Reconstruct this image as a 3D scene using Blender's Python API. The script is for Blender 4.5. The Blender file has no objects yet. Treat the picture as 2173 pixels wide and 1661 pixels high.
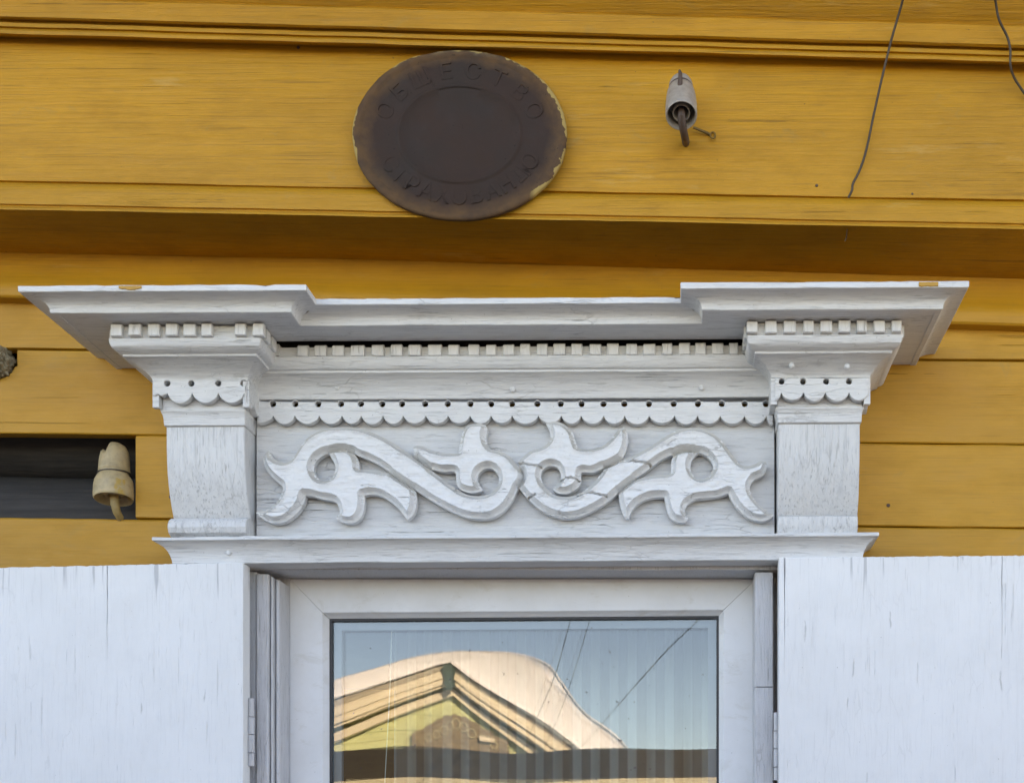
import bpy, bmesh, math, random
import numpy as np
from mathutils import Vector, noise, geometry

# ------------------------------------------------------------------ camera, sky, sun
# Photo pixel frame 2173 x 1661.  Facade plane is Y = 0, the street is towards -Y.
# The camera looks square at the facade through a raised (shift) lens.
PW, PH = 2173.0, 1661.0
VX, VY = 1450.0, 1800.0        # foot of the perpendicular from the lens, in photo pixels
S = 1150.0                     # pixels per metre on the wall plane
D = 2.4                        # metres from lens to wall plane
ZC = 1.6                       # lens height above the snow
FPX = S * D

scene = bpy.context.scene
cam_d = bpy.data.cameras.new("camera")
cam = bpy.data.objects.new("camera", cam_d)
scene.collection.objects.link(cam)
cam.location = (0, -D, ZC)
cam.rotation_euler = (math.radians(90), 0, 0)
cam_d.sensor_fit = 'HORIZONTAL'
cam_d.sensor_width = 36.0
cam_d.lens = FPX / PW * 36.0
cam_d.shift_x = (PW / 2 - VX) / PW
cam_d.shift_y = (VY - PH / 2) / PW
cam_d.clip_start = 0.05
cam_d.clip_end = 2000
scene.camera = cam

SUN_EL, SUN_AZ = math.radians(18), math.radians(28)   # behind the house, a little to the right
world = bpy.data.worlds.new("World")
scene.world = world
world.use_nodes = True
wn = world.node_tree
for n in list(wn.nodes):
    wn.nodes.remove(n)
sky = wn.nodes.new('ShaderNodeTexSky')
sky.sky_type = 'NISHITA'
sky.sun_disc = False
sky.sun_elevation = SUN_EL
sky.sun_rotation = SUN_AZ
sky.air_density = 0.6
sky.dust_density = 0.1
sky.ozone_density = 2.0
bg = wn.nodes.new('ShaderNodeBackground')
bg.inputs['Strength'].default_value = 0.14
wo = wn.nodes.new('ShaderNodeOutputWorld')
wn.links.new(sky.outputs[0], bg.inputs[0])
wn.links.new(bg.outputs[0], wo.inputs[0])

sun_d = bpy.data.lights.new("sun", 'SUN')
sun_d.energy = 5.0
sun_d.angle = math.radians(0.53)
sun_d.color = (1.0, 0.98, 0.95)
sun = bpy.data.objects.new("sun", sun_d)
scene.collection.objects.link(sun)
sv = Vector((math.sin(SUN_AZ) * math.cos(SUN_EL), math.cos(SUN_AZ) * math.cos(SUN_EL), math.sin(SUN_EL)))
sun.rotation_euler = sv.to_track_quat('Z', 'Y').to_euler()
sun.location = sv * 30

vs = scene.view_settings
vs.view_transform = 'Standard'
vs.look = 'None'
vs.gamma = 1.0
vs.use_curve_mapping = False
vs.exposure = 2.62
vs.use_white_balance = True          # the phone balanced for open shade
vs.white_balance_temperature = 10200
vs.white_balance_tint = 18
scene.cycles.max_bounces = 7
scene.cycles.diffuse_bounces = 4
scene.cycles.glossy_bounces = 5
scene.cycles.transparent_max_bounces = 12
scene.cycles.use_denoising = True

random.seed(7)
COL = scene.collection


# ------------------------------------------------------------------ helpers: pixels to places
def P(px, py, d=0.0):
    """point standing d metres proud of the wall plane, seen at photo pixel px,py"""
    s = (D - d) / D / S
    return Vector(((px - VX) * s, -d, ZC + (VY - py) * s))


def R(px, py, T):
    """point in the street that the window glass mirrors at px,py, T metres of light path away"""
    return Vector(((px - VX) / FPX * T, -(T - 2.53), ZC + (VY - py) / FPX * T))


def wx(offpx):            # X from an offset in wall pixels
    return offpx / S


def wz(offpx):            # Z from a height in wall pixels above the lens
    return ZC + offpx / S


# ------------------------------------------------------------------ helpers: nodes
class NT:
    def __init__(self, name):
        self.m = bpy.data.materials.new(name)
        self.m.use_nodes = True
        self.t = self.m.node_tree
        self.b = self.t.nodes['Principled BSDF']
        self.out = self.t.nodes['Material Output']

    def n(self, typ, props=None, **ins):
        nd = self.t.nodes.new(typ)
        for k, v in (props or {}).items():
            setattr(nd, k, v)
        for k, v in ins.items():
            key = int(k[1:]) if k[0] == '_' and k[1:].isdigit() else k.replace('_', ' ')
            self.set(nd.inputs[key], v)
        return nd

    def set(self, sock, v):
        if isinstance(v, bpy.types.NodeSocket):
            self.t.links.new(v, sock)
        else:
            sock.default_value = v

    def coord(self):
        return self.n('ShaderNodeTexCoord').outputs['Object']

    def mapping(self, co, scale, loc=(0, 0, 0)):
        return self.n('ShaderNodeMapping', Vector=co, Scale=scale, Location=loc).outputs[0]

    def noise(self, co, scale, detail=5, rough=0.6, dist=0.0):
        return self.n('ShaderNodeTexNoise', Vector=co, Scale=scale, Detail=detail, Roughness=rough,
                      Distortion=dist).outputs[0]

    def rng(self, v, a, b, lo=0.0, hi=1.0):
        nd = self.n('ShaderNodeMapRange', Value=v)
        nd.inputs[1].default_value = a
        nd.inputs[2].default_value = b
        nd.inputs[3].default_value = lo
        nd.inputs[4].default_value = hi
        return nd.outputs[0]

    def math(self, op, a, b=0.0):
        nd = self.n('ShaderNodeMath', {'operation': op})
        self.set(nd.inputs[0], a)
        self.set(nd.inputs[1], b)
        return nd.outputs[0]

    def mix(self, f, a, b):
        nd = self.n('ShaderNodeMix', {'data_type': 'RGBA'})
        self.set(nd.inputs[0], f)
        self.set(nd.inputs[6], a if isinstance(a, bpy.types.NodeSocket) else (*a, 1))
        self.set(nd.inputs[7], b if isinstance(b, bpy.types.NodeSocket) else (*b, 1))
        return nd.outputs[2]

    def bump(self, h, dist, strength=1.0, prev=None):
        nd = self.n('ShaderNodeBump', Height=h, Distance=dist, Strength=strength)
        if prev is not None:
            self.t.links.new(prev, nd.inputs['Normal'])
        return nd.outputs[0]

    def done(self, color=None, rough=None, normal=None, **kw):
        if color is not None:
            self.set(self.b.inputs['Base Color'], color if isinstance(color, bpy.types.NodeSocket) else (*color, 1))
        if rough is not None:
            self.set(self.b.inputs['Roughness'], rough)
        if normal is not None:
            self.t.links.new(normal, self.b.inputs['Normal'])
        for k, v in kw.items():
            self.set(self.b.inputs[k.replace('_', ' ')], v)
        return self.m


def white_paint(name, axis='x', seed=0.0, crack=0.5, grainamt=1.0, base=(0.69, 0.69, 0.685), dirt=0.5, chips=0.5, gcol=0.5, marks=0.3, relief=1.0, topz=None):
    t = NT(name)
    co = t.mapping(t.coord(), (1, 1, 1), (seed, seed * 0.7, seed * 1.3))
    sc = {'x': (1.0, 11.0, 11.0), 'z': (11.0, 11.0, 1.0)}[axis]
    cs = t.mapping(co, sc)
    grain = t.noise(cs, 11.0, 7, 0.74, 0.4)
    big = t.noise(co, 5.5, 4, 0.62)
    lump = t.noise(co, 60.0, 3, 0.55)
    # fine crazing that mostly follows the grain
    wob = t.n('ShaderNodeVectorMath', {'operation': 'ADD'})
    t.set(wob.inputs[0], t.mapping(co, {'x': (0.13, 1, 1), 'z': (1, 1, 0.12)}[axis]))
    nv = t.n('ShaderNodeTexNoise', Vector=co, Scale=26.0, Detail=4.0)
    sv_ = t.n('ShaderNodeVectorMath', {'operation': 'SCALE'})
    t.set(sv_.inputs[0], nv.outputs[1])
    sv_.inputs['Scale'].default_value = 0.011
    t.set(wob.inputs[1], sv_.outputs[0])
    vor = t.n('ShaderNodeTexVoronoi', {'feature': 'DISTANCE_TO_EDGE'}, Vector=wob.outputs[0], Scale=78.0)
    line = t.rng(vor.outputs[0], 0.0, 0.045, 1.0, 0.0)
    zone = t.rng(t.noise(co, 9.0, 5, 0.65), 0.50, 0.62)
    cr = t.math('MULTIPLY', line, zone)
    # long splits in the grain
    spl = t.rng(t.noise(t.mapping(cs, {'x': (0.5, 2.2, 2.2), 'z': (2.2, 2.2, 0.5)}[axis]), 13.0, 3, 0.5), 0.655, 0.685)
    spl = t.math('MULTIPLY', spl, t.rng(t.noise(co, 14.0, 4, 0.6), 0.50, 0.60))
    chip = t.rng(t.noise(cs, 17.0, 7, 0.7, 0.8), 0.70, 0.72)
    chip = t.math('MULTIPLY', chip, t.rng(t.noise(co, 7.0, 3, 0.5), 0.52, 0.60))
    speck = t.rng(t.noise(co, 210.0, 2, 0.5), 0.735, 0.77)
    # stray knocks and scuffs
    def knocks(sc, st_, rad, keep):
        v = t.n('ShaderNodeTexVoronoi', Vector=t.mapping(wob.outputs[0], st_, (3.1, 1.7, 9.2)), Scale=sc)
        pick = t.math('GREATER_THAN', t.n('ShaderNodeSeparateColor', Color=v.outputs['Color']).outputs[0], keep)
        return t.math('MULTIPLY', t.rng(v.outputs['Distance'], rad, rad * 0.55), pick)
    knock = t.math('MAXIMUM', knocks(46.0, (1, 1, 1), 0.10, 0.58), knocks(24.0, {'x': (1.0, 2.2, 2.2), 'z': (1.7, 1.7, 1.0)}[axis], 0.055, 0.55))
    c = t.mix(t.rng(big, 0.40, 0.72, 0.0, 0.38 * dirt), base, (0.50, 0.50, 0.49))
    c = t.mix(t.rng(t.noise(co, 16.0, 5, 0.6), 0.5, 0.75, 0.0, 0.30 * dirt), c, (0.58, 0.55, 0.50))
    c = t.mix(t.rng(grain, 0.50, 0.74, 0.0, gcol), c, (0.44, 0.44, 0.44))
    hair = t.rng(t.noise(t.mapping(cs, {'x': (0.8, 1.5, 1.5), 'z': (1.5, 1.5, 0.8)}[axis]), 19.0, 4, 0.6, 0.3), 0.565, 0.64)
    hair = t.math('MULTIPLY', hair, t.rng(t.noise(co, 10.0, 4, 0.6), 0.36, 0.60, 0.15, 1.0))
    c = t.mix(t.math('MULTIPLY', hair, min(0.75, gcol * 1.25)), c, (0.36, 0.355, 0.35))
    if topz is not None:          # drying cracks running down from the end grain
        zz = t.n('ShaderNodeSeparateXYZ', Vector=t.coord()).outputs[2]
        reach = t.math('ADD', t.rng(zz, topz - 0.10, topz), t.rng(t.noise(t.mapping(co, (1, 1, 0.02)), 60.0, 2), 0.3, 0.7, -0.55, 0.35))
        ck = t.math('MULTIPLY', t.rng(t.noise(t.mapping(co, (1, 1, 0.035)), 130.0, 2, 0.5, 0.15), 0.615, 0.66), t.rng(reach, 0.45, 0.75))
        c = t.mix(t.math('MULTIPLY', ck, 0.5), c, (0.27, 0.27, 0.28))
    c = t.mix(t.math('MULTIPLY', chip, 0.70 * chips), c, (0.32, 0.29, 0.26))
    c = t.mix(t.math('MULTIPLY', knock, marks), c, (0.25, 0.24, 0.23))
    c = t.mix(t.math('MULTIPLY', cr, 0.65 * crack), c, (0.20, 0.19, 0.18))
    c = t.mix(t.math('MULTIPLY', spl, 0.75 * crack), c, (0.16, 0.15, 0.14))
    c = t.mix(t.math('MULTIPLY', speck, 0.6), c, (0.22, 0.21, 0.20))
    pit = t.math('ADD', t.math('MULTIPLY', cr, crack), t.math('ADD', spl, t.math('MULTIPLY', chip, chips)))
    hgt = t.math('ADD', t.math('MULTIPLY', grain, 1.5 * grainamt), t.math('MULTIPLY', lump, 0.6))
    hgt = t.math('SUBTRACT', hgt, t.math('MULTIPLY', t.math('ADD', pit, t.math('MULTIPLY', knock, marks)), 0.7))
    nrm = t.bump(hgt, 0.0021 * relief, 0.9)
    return t.done(c, t.rng(big, 0.3, 0.7, 0.48, 0.66), nrm)


def yellow_paint(name, seed=0.0, grainamt=1.0, base=(0.56, 0.262, 0.017), dark=(0.30, 0.130, 0.006), stain=0.5):
    t = NT(name)
    rnd = t.n('ShaderNodeObjectInfo').outputs['Random']
    off = t.n('ShaderNodeCombineXYZ', X=t.math('MULTIPLY', rnd, 37.0), Y=seed, Z=t.math('MULTIPLY', rnd, 11.0))
    ad = t.n('ShaderNodeVectorMath', {'operation': 'ADD'})
    t.set(ad.inputs[0], t.coord())
    t.set(ad.inputs[1], off.outputs[0])
    co = ad.outputs[0]
    cs = t.mapping(co, (0.55, 16, 16))
    grain = t.noise(cs, 8.0, 7, 0.74, 0.3)
    big = t.noise(t.mapping(co, (0.6, 1, 1.4)), 3.2, 6, 0.6)
    mid = t.noise(t.mapping(co, (0.7, 1, 1.6)), 13.0, 6, 0.66)
    split = t.rng(t.noise(t.mapping(co, (0.40, 42, 42)), 5.0, 3, 0.5, 0.2), 0.655, 0.70)
    split = t.math('MULTIPLY', split, t.rng(t.noise(co, 6.0, 4, 0.6), 0.50, 0.58))
    speck = t.rng(t.noise(t.mapping(co, (0.8, 1, 1.2)), 120.0, 3, 0.55), 0.735, 0.77)
    tone = t.mix(rnd, tuple(0.90 * v for v in base), tuple(1.06 * v for v in base))
    c = t.mix(t.rng(big, 0.36, 0.70, 0.0, 0.8), tone, tuple(0.72 * v for v in base))
    rub = t.rng(t.noise(t.mapping(co, (1.3, 3, 2.2)), 7.0, 7, 0.74, 0.6), 0.60, 0.70, 0.0, 0.55 * stain)
    c = t.mix(rub, c, (0.36, 0.21, 0.045))
    grime = t.rng(t.noise(t.mapping(co, (1.6, 2, 1.6), (5, 2, 8)), 11.0, 8, 0.78), 0.66, 0.74, 0.0, 0.65 * stain)
    c = t.mix(grime, c, (0.16, 0.085, 0.018))
    c = t.mix(t.rng(mid, 0.48, 0.80, 0.0, 0.50 * stain), c, dark)
    c = t.mix(t.rng(grain, 0.46, 0.72, 0.0, 0.18 + 0.12 * grainamt), c, dark)
    pale = t.rng(t.noise(t.mapping(co, (1.1, 3, 5.0)), 5.0, 7, 0.72), 0.62, 0.74, 0.0, 0.30 * stain)
    hair = t.rng(t.noise(t.mapping(cs, (0.7, 1.7, 1.7)), 15.0, 4, 0.6, 0.3), 0.54, 0.66)
    hair = t.math('MULTIPLY', hair, t.rng(t.noise(co, 5.0, 4, 0.6), 0.34, 0.60, 0.25, 1.0))
    c = t.mix(t.math('MULTIPLY', hair, 0.16 + 0.26 * grainamt), c, tuple(0.62 * v for v in dark))
    c = t.mix(pale, c, (0.60, 0.41, 0.16))
    c = t.mix(t.math('MULTIPLY', split, 0.5), c, (0.16, 0.075, 0.010))
    c = t.mix(t.math('MULTIPLY', speck, 0.75), c, (0.10, 0.05, 0.012))
    hgt = t.math('SUBTRACT', t.math('MULTIPLY', grain, 1.6 * grainamt), t.math('MULTIPLY', split, 0.7))
    nrm = t.bump(hgt, 0.0014, 0.85)
    return t.done(c, t.rng(mid, 0.3, 0.7, 0.50, 0.66), nrm)


def plain(name, c, rough=0.6, var=0.25, scale=30.0, stretch=(1, 1, 1), bump=0.0006, c2=None, metallic=0.0):
    t = NT(name)
    co = t.mapping(t.coord(), stretch)
    a = t.noise(co, scale, 7, 0.66)
    b = t.noise(t.coord(), scale * 0.17, 4, 0.6)
    c2 = c2 or tuple(v * (1 - var) for v in c)
    col = t.mix(t.rng(a, 0.36, 0.70), c, c2)
    col = t.mix(t.rng(b, 0.4, 0.7, 0.0, 0.5), col, tuple(v * (1 - var) for v in c2))
    return t.done(col, rough, t.bump(a, bump, 0.8), Metallic=metallic)


M = {}
M['white_x'] = white_paint('white_paint_along', 'x', 0.0, 0.42)
M['white_carved'] = white_paint('white_paint_carved', 'x', 5.3, 0.8, 0.7, base=(0.72, 0.72, 0.715), dirt=0.5, chips=0.6, gcol=0.28)
M['white_panel'] = white_paint('white_paint_panel', 'x', 3.1, 0.9, 1.3, base=(0.64, 0.64, 0.635), dirt=0.8, chips=0.9)
M['white_z'] = white_paint('white_paint_upright', 'z', 2.0, 0.35, 1.5, dirt=0.7, chips=0.9, gcol=0.6)
M['white_dentil'] = white_paint('white_paint_dentil', 'z', 8.0, 0.5, 0.8, base=(0.72, 0.72, 0.715), dirt=0.3, gcol=0.3)
M['white_jamb'] = white_paint('white_paint_jamb', 'z', 9.0, 0.5, 1.1, base=(0.58, 0.58, 0.60), dirt=0.9, chips=1.0)
M['white_soffit'] = white_paint('white_paint_cornice', 'x', 12.0, 0.5, 0.9, dirt=0.6, chips=1.0)
M['yellow'] = yellow_paint('ochre_paint_boards', 0.0, 0.6, stain=0.75)
M['yellow_frieze'] = yellow_paint('ochre_paint_frieze', 4.2, 1.5, base=(0.56, 0.256, 0.010), stain=1.0)
def frame_paint():
    t = NT('white_window_frame')
    co = t.coord()
    big = t.noise(co, 8.0, 6, 0.66)
    sm = t.rng(t.noise(t.mapping(co, (1.0, 1, 2.2)), 13.0, 7, 0.7, 0.7), 0.56, 0.68)
    sp = t.rng(t.noise(co, 170.0, 2), 0.735, 0.765)
    c = t.mix(t.rng(big, 0.42, 0.7, 0.0, 0.5), (0.69, 0.695, 0.70), (0.57, 0.555, 0.525))
    c = t.mix(t.math('MULTIPLY', sm, 0.38), c, (0.50, 0.47, 0.41))
    c = t.mix(t.math('MULTIPLY', sp, 0.7), c, (0.15, 0.14, 0.13))
    return t.done(c, t.rng(big, 0.3, 0.7, 0.35, 0.55), t.bump(big, 0.0012, 0.5))


M['frame'] = frame_paint()
M['rubber'] = plain('black_rubber', (0.02, 0.02, 0.022), 0.5)
M['spacer'] = plain('grey_spacer', (0.20, 0.23, 0.25), 0.45, 0.1)
M['log'] = plain('dark_old_timber', (0.052, 0.045, 0.040), 0.85, 0.5, 14.0, (0.5, 7, 7), 0.003)
M['void'] = plain('painted_dark_void', (0.012, 0.010, 0.009), 0.9, 0.3, 20.0)  # near-black colour painted in for the darkness of the void
M['iron'] = plain('rusty_iron', (0.075, 0.055, 0.048), 0.7, 0.4, 90.0, c2=(0.10, 0.055, 0.035))
M['wire'] = plain('weathered_wire', (0.075, 0.052, 0.034), 0.7, 0.4, 60.0)
M['stub'] = plain('weathered_lumpy_wood', (0.36, 0.30, 0.20), 0.85, 0.6, 38.0, bump=0.004, c2=(0.13, 0.10, 0.045))
M['yellow_plain'] = plain('ochre_paint_smear', (0.56, 0.28, 0.03), 0.5, 0.2, 60.0)
M['eye'] = plain('grimy_ochre_paint', (0.24, 0.14, 0.03), 0.6, 0.5, 90.0)
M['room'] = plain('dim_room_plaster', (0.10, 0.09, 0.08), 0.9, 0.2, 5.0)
M['roofing'] = plain('grey_roof_sheet', (0.16, 0.16, 0.17), 0.6, 0.3, 8.0)


# ------------------------------------------------------------------ helpers: objects
def tag(o, label=None, cat=None, group=None, kind=None):
    if label: o['label'] = label
    if cat: o['category'] = cat
    if group: o['group'] = group
    if kind: o['kind'] = kind
    return o


def thing(name, base, label, cat, group=None):
    o = bpy.data.objects.new(name, None)
    o.empty_display_size = 0.05
    COL.objects.link(o)
    o.location = base
    o['wloc'] = list(base)
    return tag(o, label, cat, group)


WORLD = {}


def obj(name, verts, faces, mat, parent=None, smooth=True, angle=32):
    me = bpy.data.meshes.new(name)
    me.from_pydata([tuple(v) for v in verts], [], faces)
    me.validate()
    bm = bmesh.new()
    bm.from_mesh(me)
    bmesh.ops.recalc_face_normals(bm, faces=bm.faces)
    bm.to_mesh(me)
    bm.free()
    if smooth:
        me.polygons.foreach_set('use_smooth', [True] * len(me.polygons))
        me.set_sharp_from_angle(angle=math.radians(angle))
    me.materials.append(mat)
    o = bpy.data.objects.new(name, me)
    COL.objects.link(o)
    if parent is not None:
        o.parent = parent
        w = WORLD.get(parent.name, Vector(parent.location))
        o.location = -w           # mesh vertices stay in world coordinates
    WORLD[o.name] = Vector((0, 0, 0))
    return o


def jit(v, amp, sc=9.0, seed=0.0):
    """slow waviness of hand-planed timber"""
    if amp <= 0: return Vector(v)
    q = Vector((v[0] * sc + seed, v[1] * sc * 2 + seed * 1.3, v[2] * sc * 2 - seed))
    n1 = noise.noise_vector(q)
    n2 = noise.noise_vector(q * 4.3)
    return Vector(v) + n1 * amp + n2 * amp * 0.45


def box(name, x0, x1, d0, d1, z0, z1, mat, parent, bev=0.0015, amp=0.0005, seg=0.04, axis='x'):
    """bevelled board; d0 back, d1 front (metres proud of wall)"""
    b = bev
    prof = [(d0, z0), (d1 - b, z0), (d1, z0 + b), (d1, z1 - b), (d1 - b, z1), (d0, z1)]
    n = max(2, int(abs(x1 - x0) / seg)) if axis == 'x' else 2
    m = 1 if axis == 'x' else max(2, int((z1 - z0) / seg))
    if axis == 'x':
        xs = [x0 + (x1 - x0) * i / n for i in range(n + 1)]
        return loft(name, [[Vector((x, -d, z)) for d, z in prof] for x in xs], mat, parent, amp)
    prof = [(d0, x0), (d1 - b, x0), (d1, x0 + b), (d1, x1 - b), (d1 - b, x1), (d0, x1)]
    zs = [z0 + (z1 - z0) * i / m for i in range(m + 1)]
    return loft(name, [[Vector((x, -d, z)) for d, x in prof] for z in zs], mat, parent, amp)


def loft(name, rings, mat, parent, amp=0.0005, closed=True, caps=True, seed=None, sc=9.0, angle=32):
    seed = random.random() * 50 if seed is None else seed
    n = len(rings[0])
    verts, faces = [], []
    for r in rings:
        verts += [jit(v, amp, sc, seed) for v in r]
    for i in range(len(rings) - 1):
        for j in range(n if closed else n - 1):
            k = (j + 1) % n
            faces.append((i * n + j, i * n + k, (i + 1) * n + k, (i + 1) * n + j))
    if caps:
        faces.append(tuple(range(n)))
        faces.append(tuple((len(rings) - 1) * n + j for j in range(n)))
    return obj(name, verts, faces, mat, parent, angle=angle)


def strip(name, prof, mat, parent, back, xl=-2.9, xr=2.3, amp=0.0006, seg=0.05):
    """horizontal board following sloping lines of the photo; prof = [(d, y at left edge, y at right edge)]"""
    n = max(2, int((xr - xl) / seg))
    ends = []
    for d, yl, yr in prof:
        a, b = P(0, yl, d), P(PW, yr, d)
        ends.append((a, b))
    d0, y0l, y0r = prof[0]
    d1, y1l, y1r = prof[-1]
    def at(a, b, x):
        f = (x - a.x) / (b.x - a.x)
        return Vector((x, a.y, a.z + (b.z - a.z) * f))
    rings = []
    for i in range(n + 1):
        x = xl + (xr - xl) * i / n
        ring = [at(a, b, x) for a, b in ends]
        p0, p1 = ring[0].copy(), ring[-1].copy()
        p1.y = -back; p0.y = -back
        rings.append(ring + [p1, p0])
    return loft(name, rings, mat, parent, amp)


def sweep(name, path, prof, mat, parent, amp=0.0006, seg=0.02, chip=(), base_z=0.0, shear=None):
    """moulding: profile (outward, up) carried along a plan path with mitred corners"""
    pts = [Vector(p) for p in path]
    nrm = []
    for i in range(len(pts) - 1):
        t = (pts[i + 1] - pts[i]).normalized()
        nrm.append(Vector((t.y, -t.x)))
    samples = []
    for i in range(len(pts) - 1):
        a, b = pts[i], pts[i + 1]
        k = max(1, int((b - a).length / seg))
        for s in range(k):
            if s == 0:
                if i == 0: m = nrm[0]
                else:
                    m = (nrm[i - 1] + nrm[i]) / (1 + nrm[i - 1].dot(nrm[i]))
            else: m = nrm[i]
            samples.append((a.lerp(b, s / k), m))
    samples.append((pts[-1], nrm[-1]))
    rings = []
    for p, m in samples:
        ring = []
        for j, (o, z) in enumerate(prof):
            q = p + m * o
            v = Vector((q.x, q.y, base_z + z))
            if j in chip:
                c = noise.noise(Vector((v.x * 55, v.y * 55, j * 7.0)))
                c2 = noise.noise(Vector((v.x * 140, v.y * 140, j * 3.0)))
                v.z -= max(0, c - 0.18) * 0.007 + c2 * 0.0012
            if shear: v = shear(v)
            ring.append(v)
        rings.append(ring)
    return loft(name, rings, mat, parent, amp, angle=28)


def plate(name, outer, holes, fmap, thick, mat, parent, bev=0.0012, amp=0.0):
    """flat sawn board from 2-D outlines (metres); fmap(u, v, depth)->world"""
    loops = [outer] + list(holes)
    def area(l): return sum(l[i][0] * l[(i + 1) % len(l)][1] - l[(i + 1) % len(l)][0] * l[i][1] for i in range(len(l)))
    for i, l in enumerate(loops):
        if (area(l) > 0) != (i == 0): loops[i] = list(reversed(l))
    def inset(l, e):
        r = []
        n = len(l)
        for i in range(n):
            a, b, c = Vector(l[i - 1]), Vector(l[i]), Vector(l[(i + 1) % n])
            t = ((b - a).normalized() + (c - b).normalized())
            if t.length < 1e-6: t = (c - b)
            t.normalize()
            r.append((b.x - t.y * e, b.y + t.x * e))
        return r
    ins = [inset(l, bev) for l in loops]
    verts, faces = [], []
    flat = [Vector(p) for l in ins for p in l]
    ed, o_ = [], 0
    for l in ins:
        ed += [(o_ + i, o_ + (i + 1) % len(l)) for i in range(len(l))]
        o_ += len(l)
    res = geometry.delaunay_2d_cdt(flat, ed, [], 0, 1e-7)
    back = {}
    for k, src in enumerate(res[3]):
        back[k] = src[0] if src else None
    def odd(p):
        c = False
        for l in ins:
            for i in range(len(l)):
                (xa, ya), (xb, yb) = l[i], l[(i + 1) % len(l)]
                if (ya > p.y) != (yb > p.y) and p.x < (xb - xa) * (p.y - ya) / (yb - ya) + xa: c = not c
        return c
    tess = []
    for f in res[2]:
        if any(back[k] is None for k in f): continue
        if odd(sum((res[0][k] for k in f), Vector((0, 0))) / len(f)): tess.append(tuple(back[k] for k in f))
    cnt = 0
    offs = []
    for l in ins:
        offs.append(cnt)
        verts += [fmap(p[0], p[1], thick) for p in l]
        cnt += len(l)
    faces += [tuple(t) for t in tess]
    nF = cnt
    for l in loops: verts += [fmap(p[0], p[1], thick - bev) for p in l]
    for l in loops: verts += [fmap(p[0], p[1], 0.0) for p in l]
    for o, l in zip(offs, loops):
        n = len(l)
        for i in range(n):
            j = (i + 1) % n
            faces.append((o + i, o + j, nF + o + j, nF + o + i))
            faces.append((nF + o + i, nF + o + j, 2 * nF + o + j, 2 * nF + o + i))
    faces += [tuple(2 * nF + k for k in reversed(t)) for t in tess]
    if amp: verts = [jit(v, amp) for v in verts]
    return obj(name, verts, faces, mat, parent, angle=30)


def lathe(name, origin, axis, prof, mat, parent, n=40, shape=None):
    """prof = [(radius, distance along axis)]"""
    ax = Vector(axis).normalized()
    u = ax.orthogonal().normalized()
    w = ax.cross(u)
    verts, faces = [], []
    for k, (r, h) in enumerate(prof):
        for i in range(n):
            a = 2 * math.pi * i / n
            dirv = u * math.cos(a) + w * math.sin(a)
            v = Vector(origin) + ax * h + dirv * r
            if shape: v = shape(v, r, h, dirv)
            verts.append(v)
    for k in range(len(prof) - 1):
        for i in range(n):
            j = (i + 1) % n
            faces.append((k * n + i, k * n + j, (k + 1) * n + j, (k + 1) * n + i))
    faces.append(tuple(range(n)))
    faces.append(tuple((len(prof) - 1) * n + i for i in range(n)))
    return obj(name, verts, faces, mat, parent, angle=40)


def tube(name, pts, rad, mat, parent, n=8):
    pts = [Vector(p) for p in pts]
    rads = rad if isinstance(rad, (list, tuple)) else [rad] * len(pts)
    rings = []
    ref = None
    for i, p in enumerate(pts):
        t = (pts[min(i + 1, len(pts) - 1)] - pts[max(i - 1, 0)]).normalized()
        if ref is None or abs(ref.dot(t)) > 0.95: ref = t.orthogonal()
        u = (ref - t * ref.dot(t)).normalized()
        ref = u
        w = t.cross(u)
        rings.append([p + (u * math.cos(2 * math.pi * k / n) + w * math.sin(2 * math.pi * k / n)) * rads[i] for k in range(n)])
    return loft(name, rings, mat, parent, 0.0, angle=60)


def smooth_line(pts, per=8, closed=False):
    """Catmull-Rom through points"""
    q = [Vector(p) for p in pts]
    n = len(q)
    out = []
    for i in range(n if closed else n - 1):
        p0 = q[(i - 1) % n] if closed or i > 0 else q[0]
        p1, p2 = q[i], q[(i + 1) % n]
        p3 = q[(i + 2) % n] if closed or i + 2 < n else q[-1]
        for s in range(per):
            t = s / per
            out.append(0.5 * ((2 * p1) + (p2 - p0) * t + (2 * p0 - 5 * p1 + 4 * p2 - p3) * t * t + (3 * p1 - p0 - 3 * p2 + p3) * t ** 3))
    if not closed: out.append(q[-1])
    return out


# ------------------------------------------------------------------ ground
def make_ground():
    t = NT('trodden_snow')
    co = t.coord()
    a = t.noise(co, 0.5, 8, 0.6)
    b = t.noise(co, 7.0, 6, 0.6)
    c = t.mix(t.rng(a, 0.4, 0.65), (0.82, 0.83, 0.85), (0.66, 0.66, 0.67))
    m = t.done(c, 0.75, t.bump(t.math('ADD', a, t.math('MULTIPLY', b, 0.2)), 0.12, 0.8))
    n = 40
    verts, faces = [], []
    for i in range(n + 1):
        for j in range(n + 1):
            u, v = (i / n * 2 - 1), (j / n * 2 - 1)
            x, y = math.copysign(abs(u) ** 3, u) * 700, math.copysign(abs(v) ** 3, v) * 700 - 6
            z = 0.0 if abs(x) < 6 and y > -2 else 0.12 * noise.noise(Vector((x * 0.25, y * 0.25, 0)))
            verts.append((x, y, min(z, 0.1)))
    for i in range(n):
        for j in range(n):
            k = i * (n + 1) + j
            faces.append((k, k + n + 1, k + n + 2, k + 1))
    o = obj('ground', verts, faces, m, None, angle=80)
    tag(o, 'snow covered street in front of the yellow house', kind='structure')


make_ground()


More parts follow.
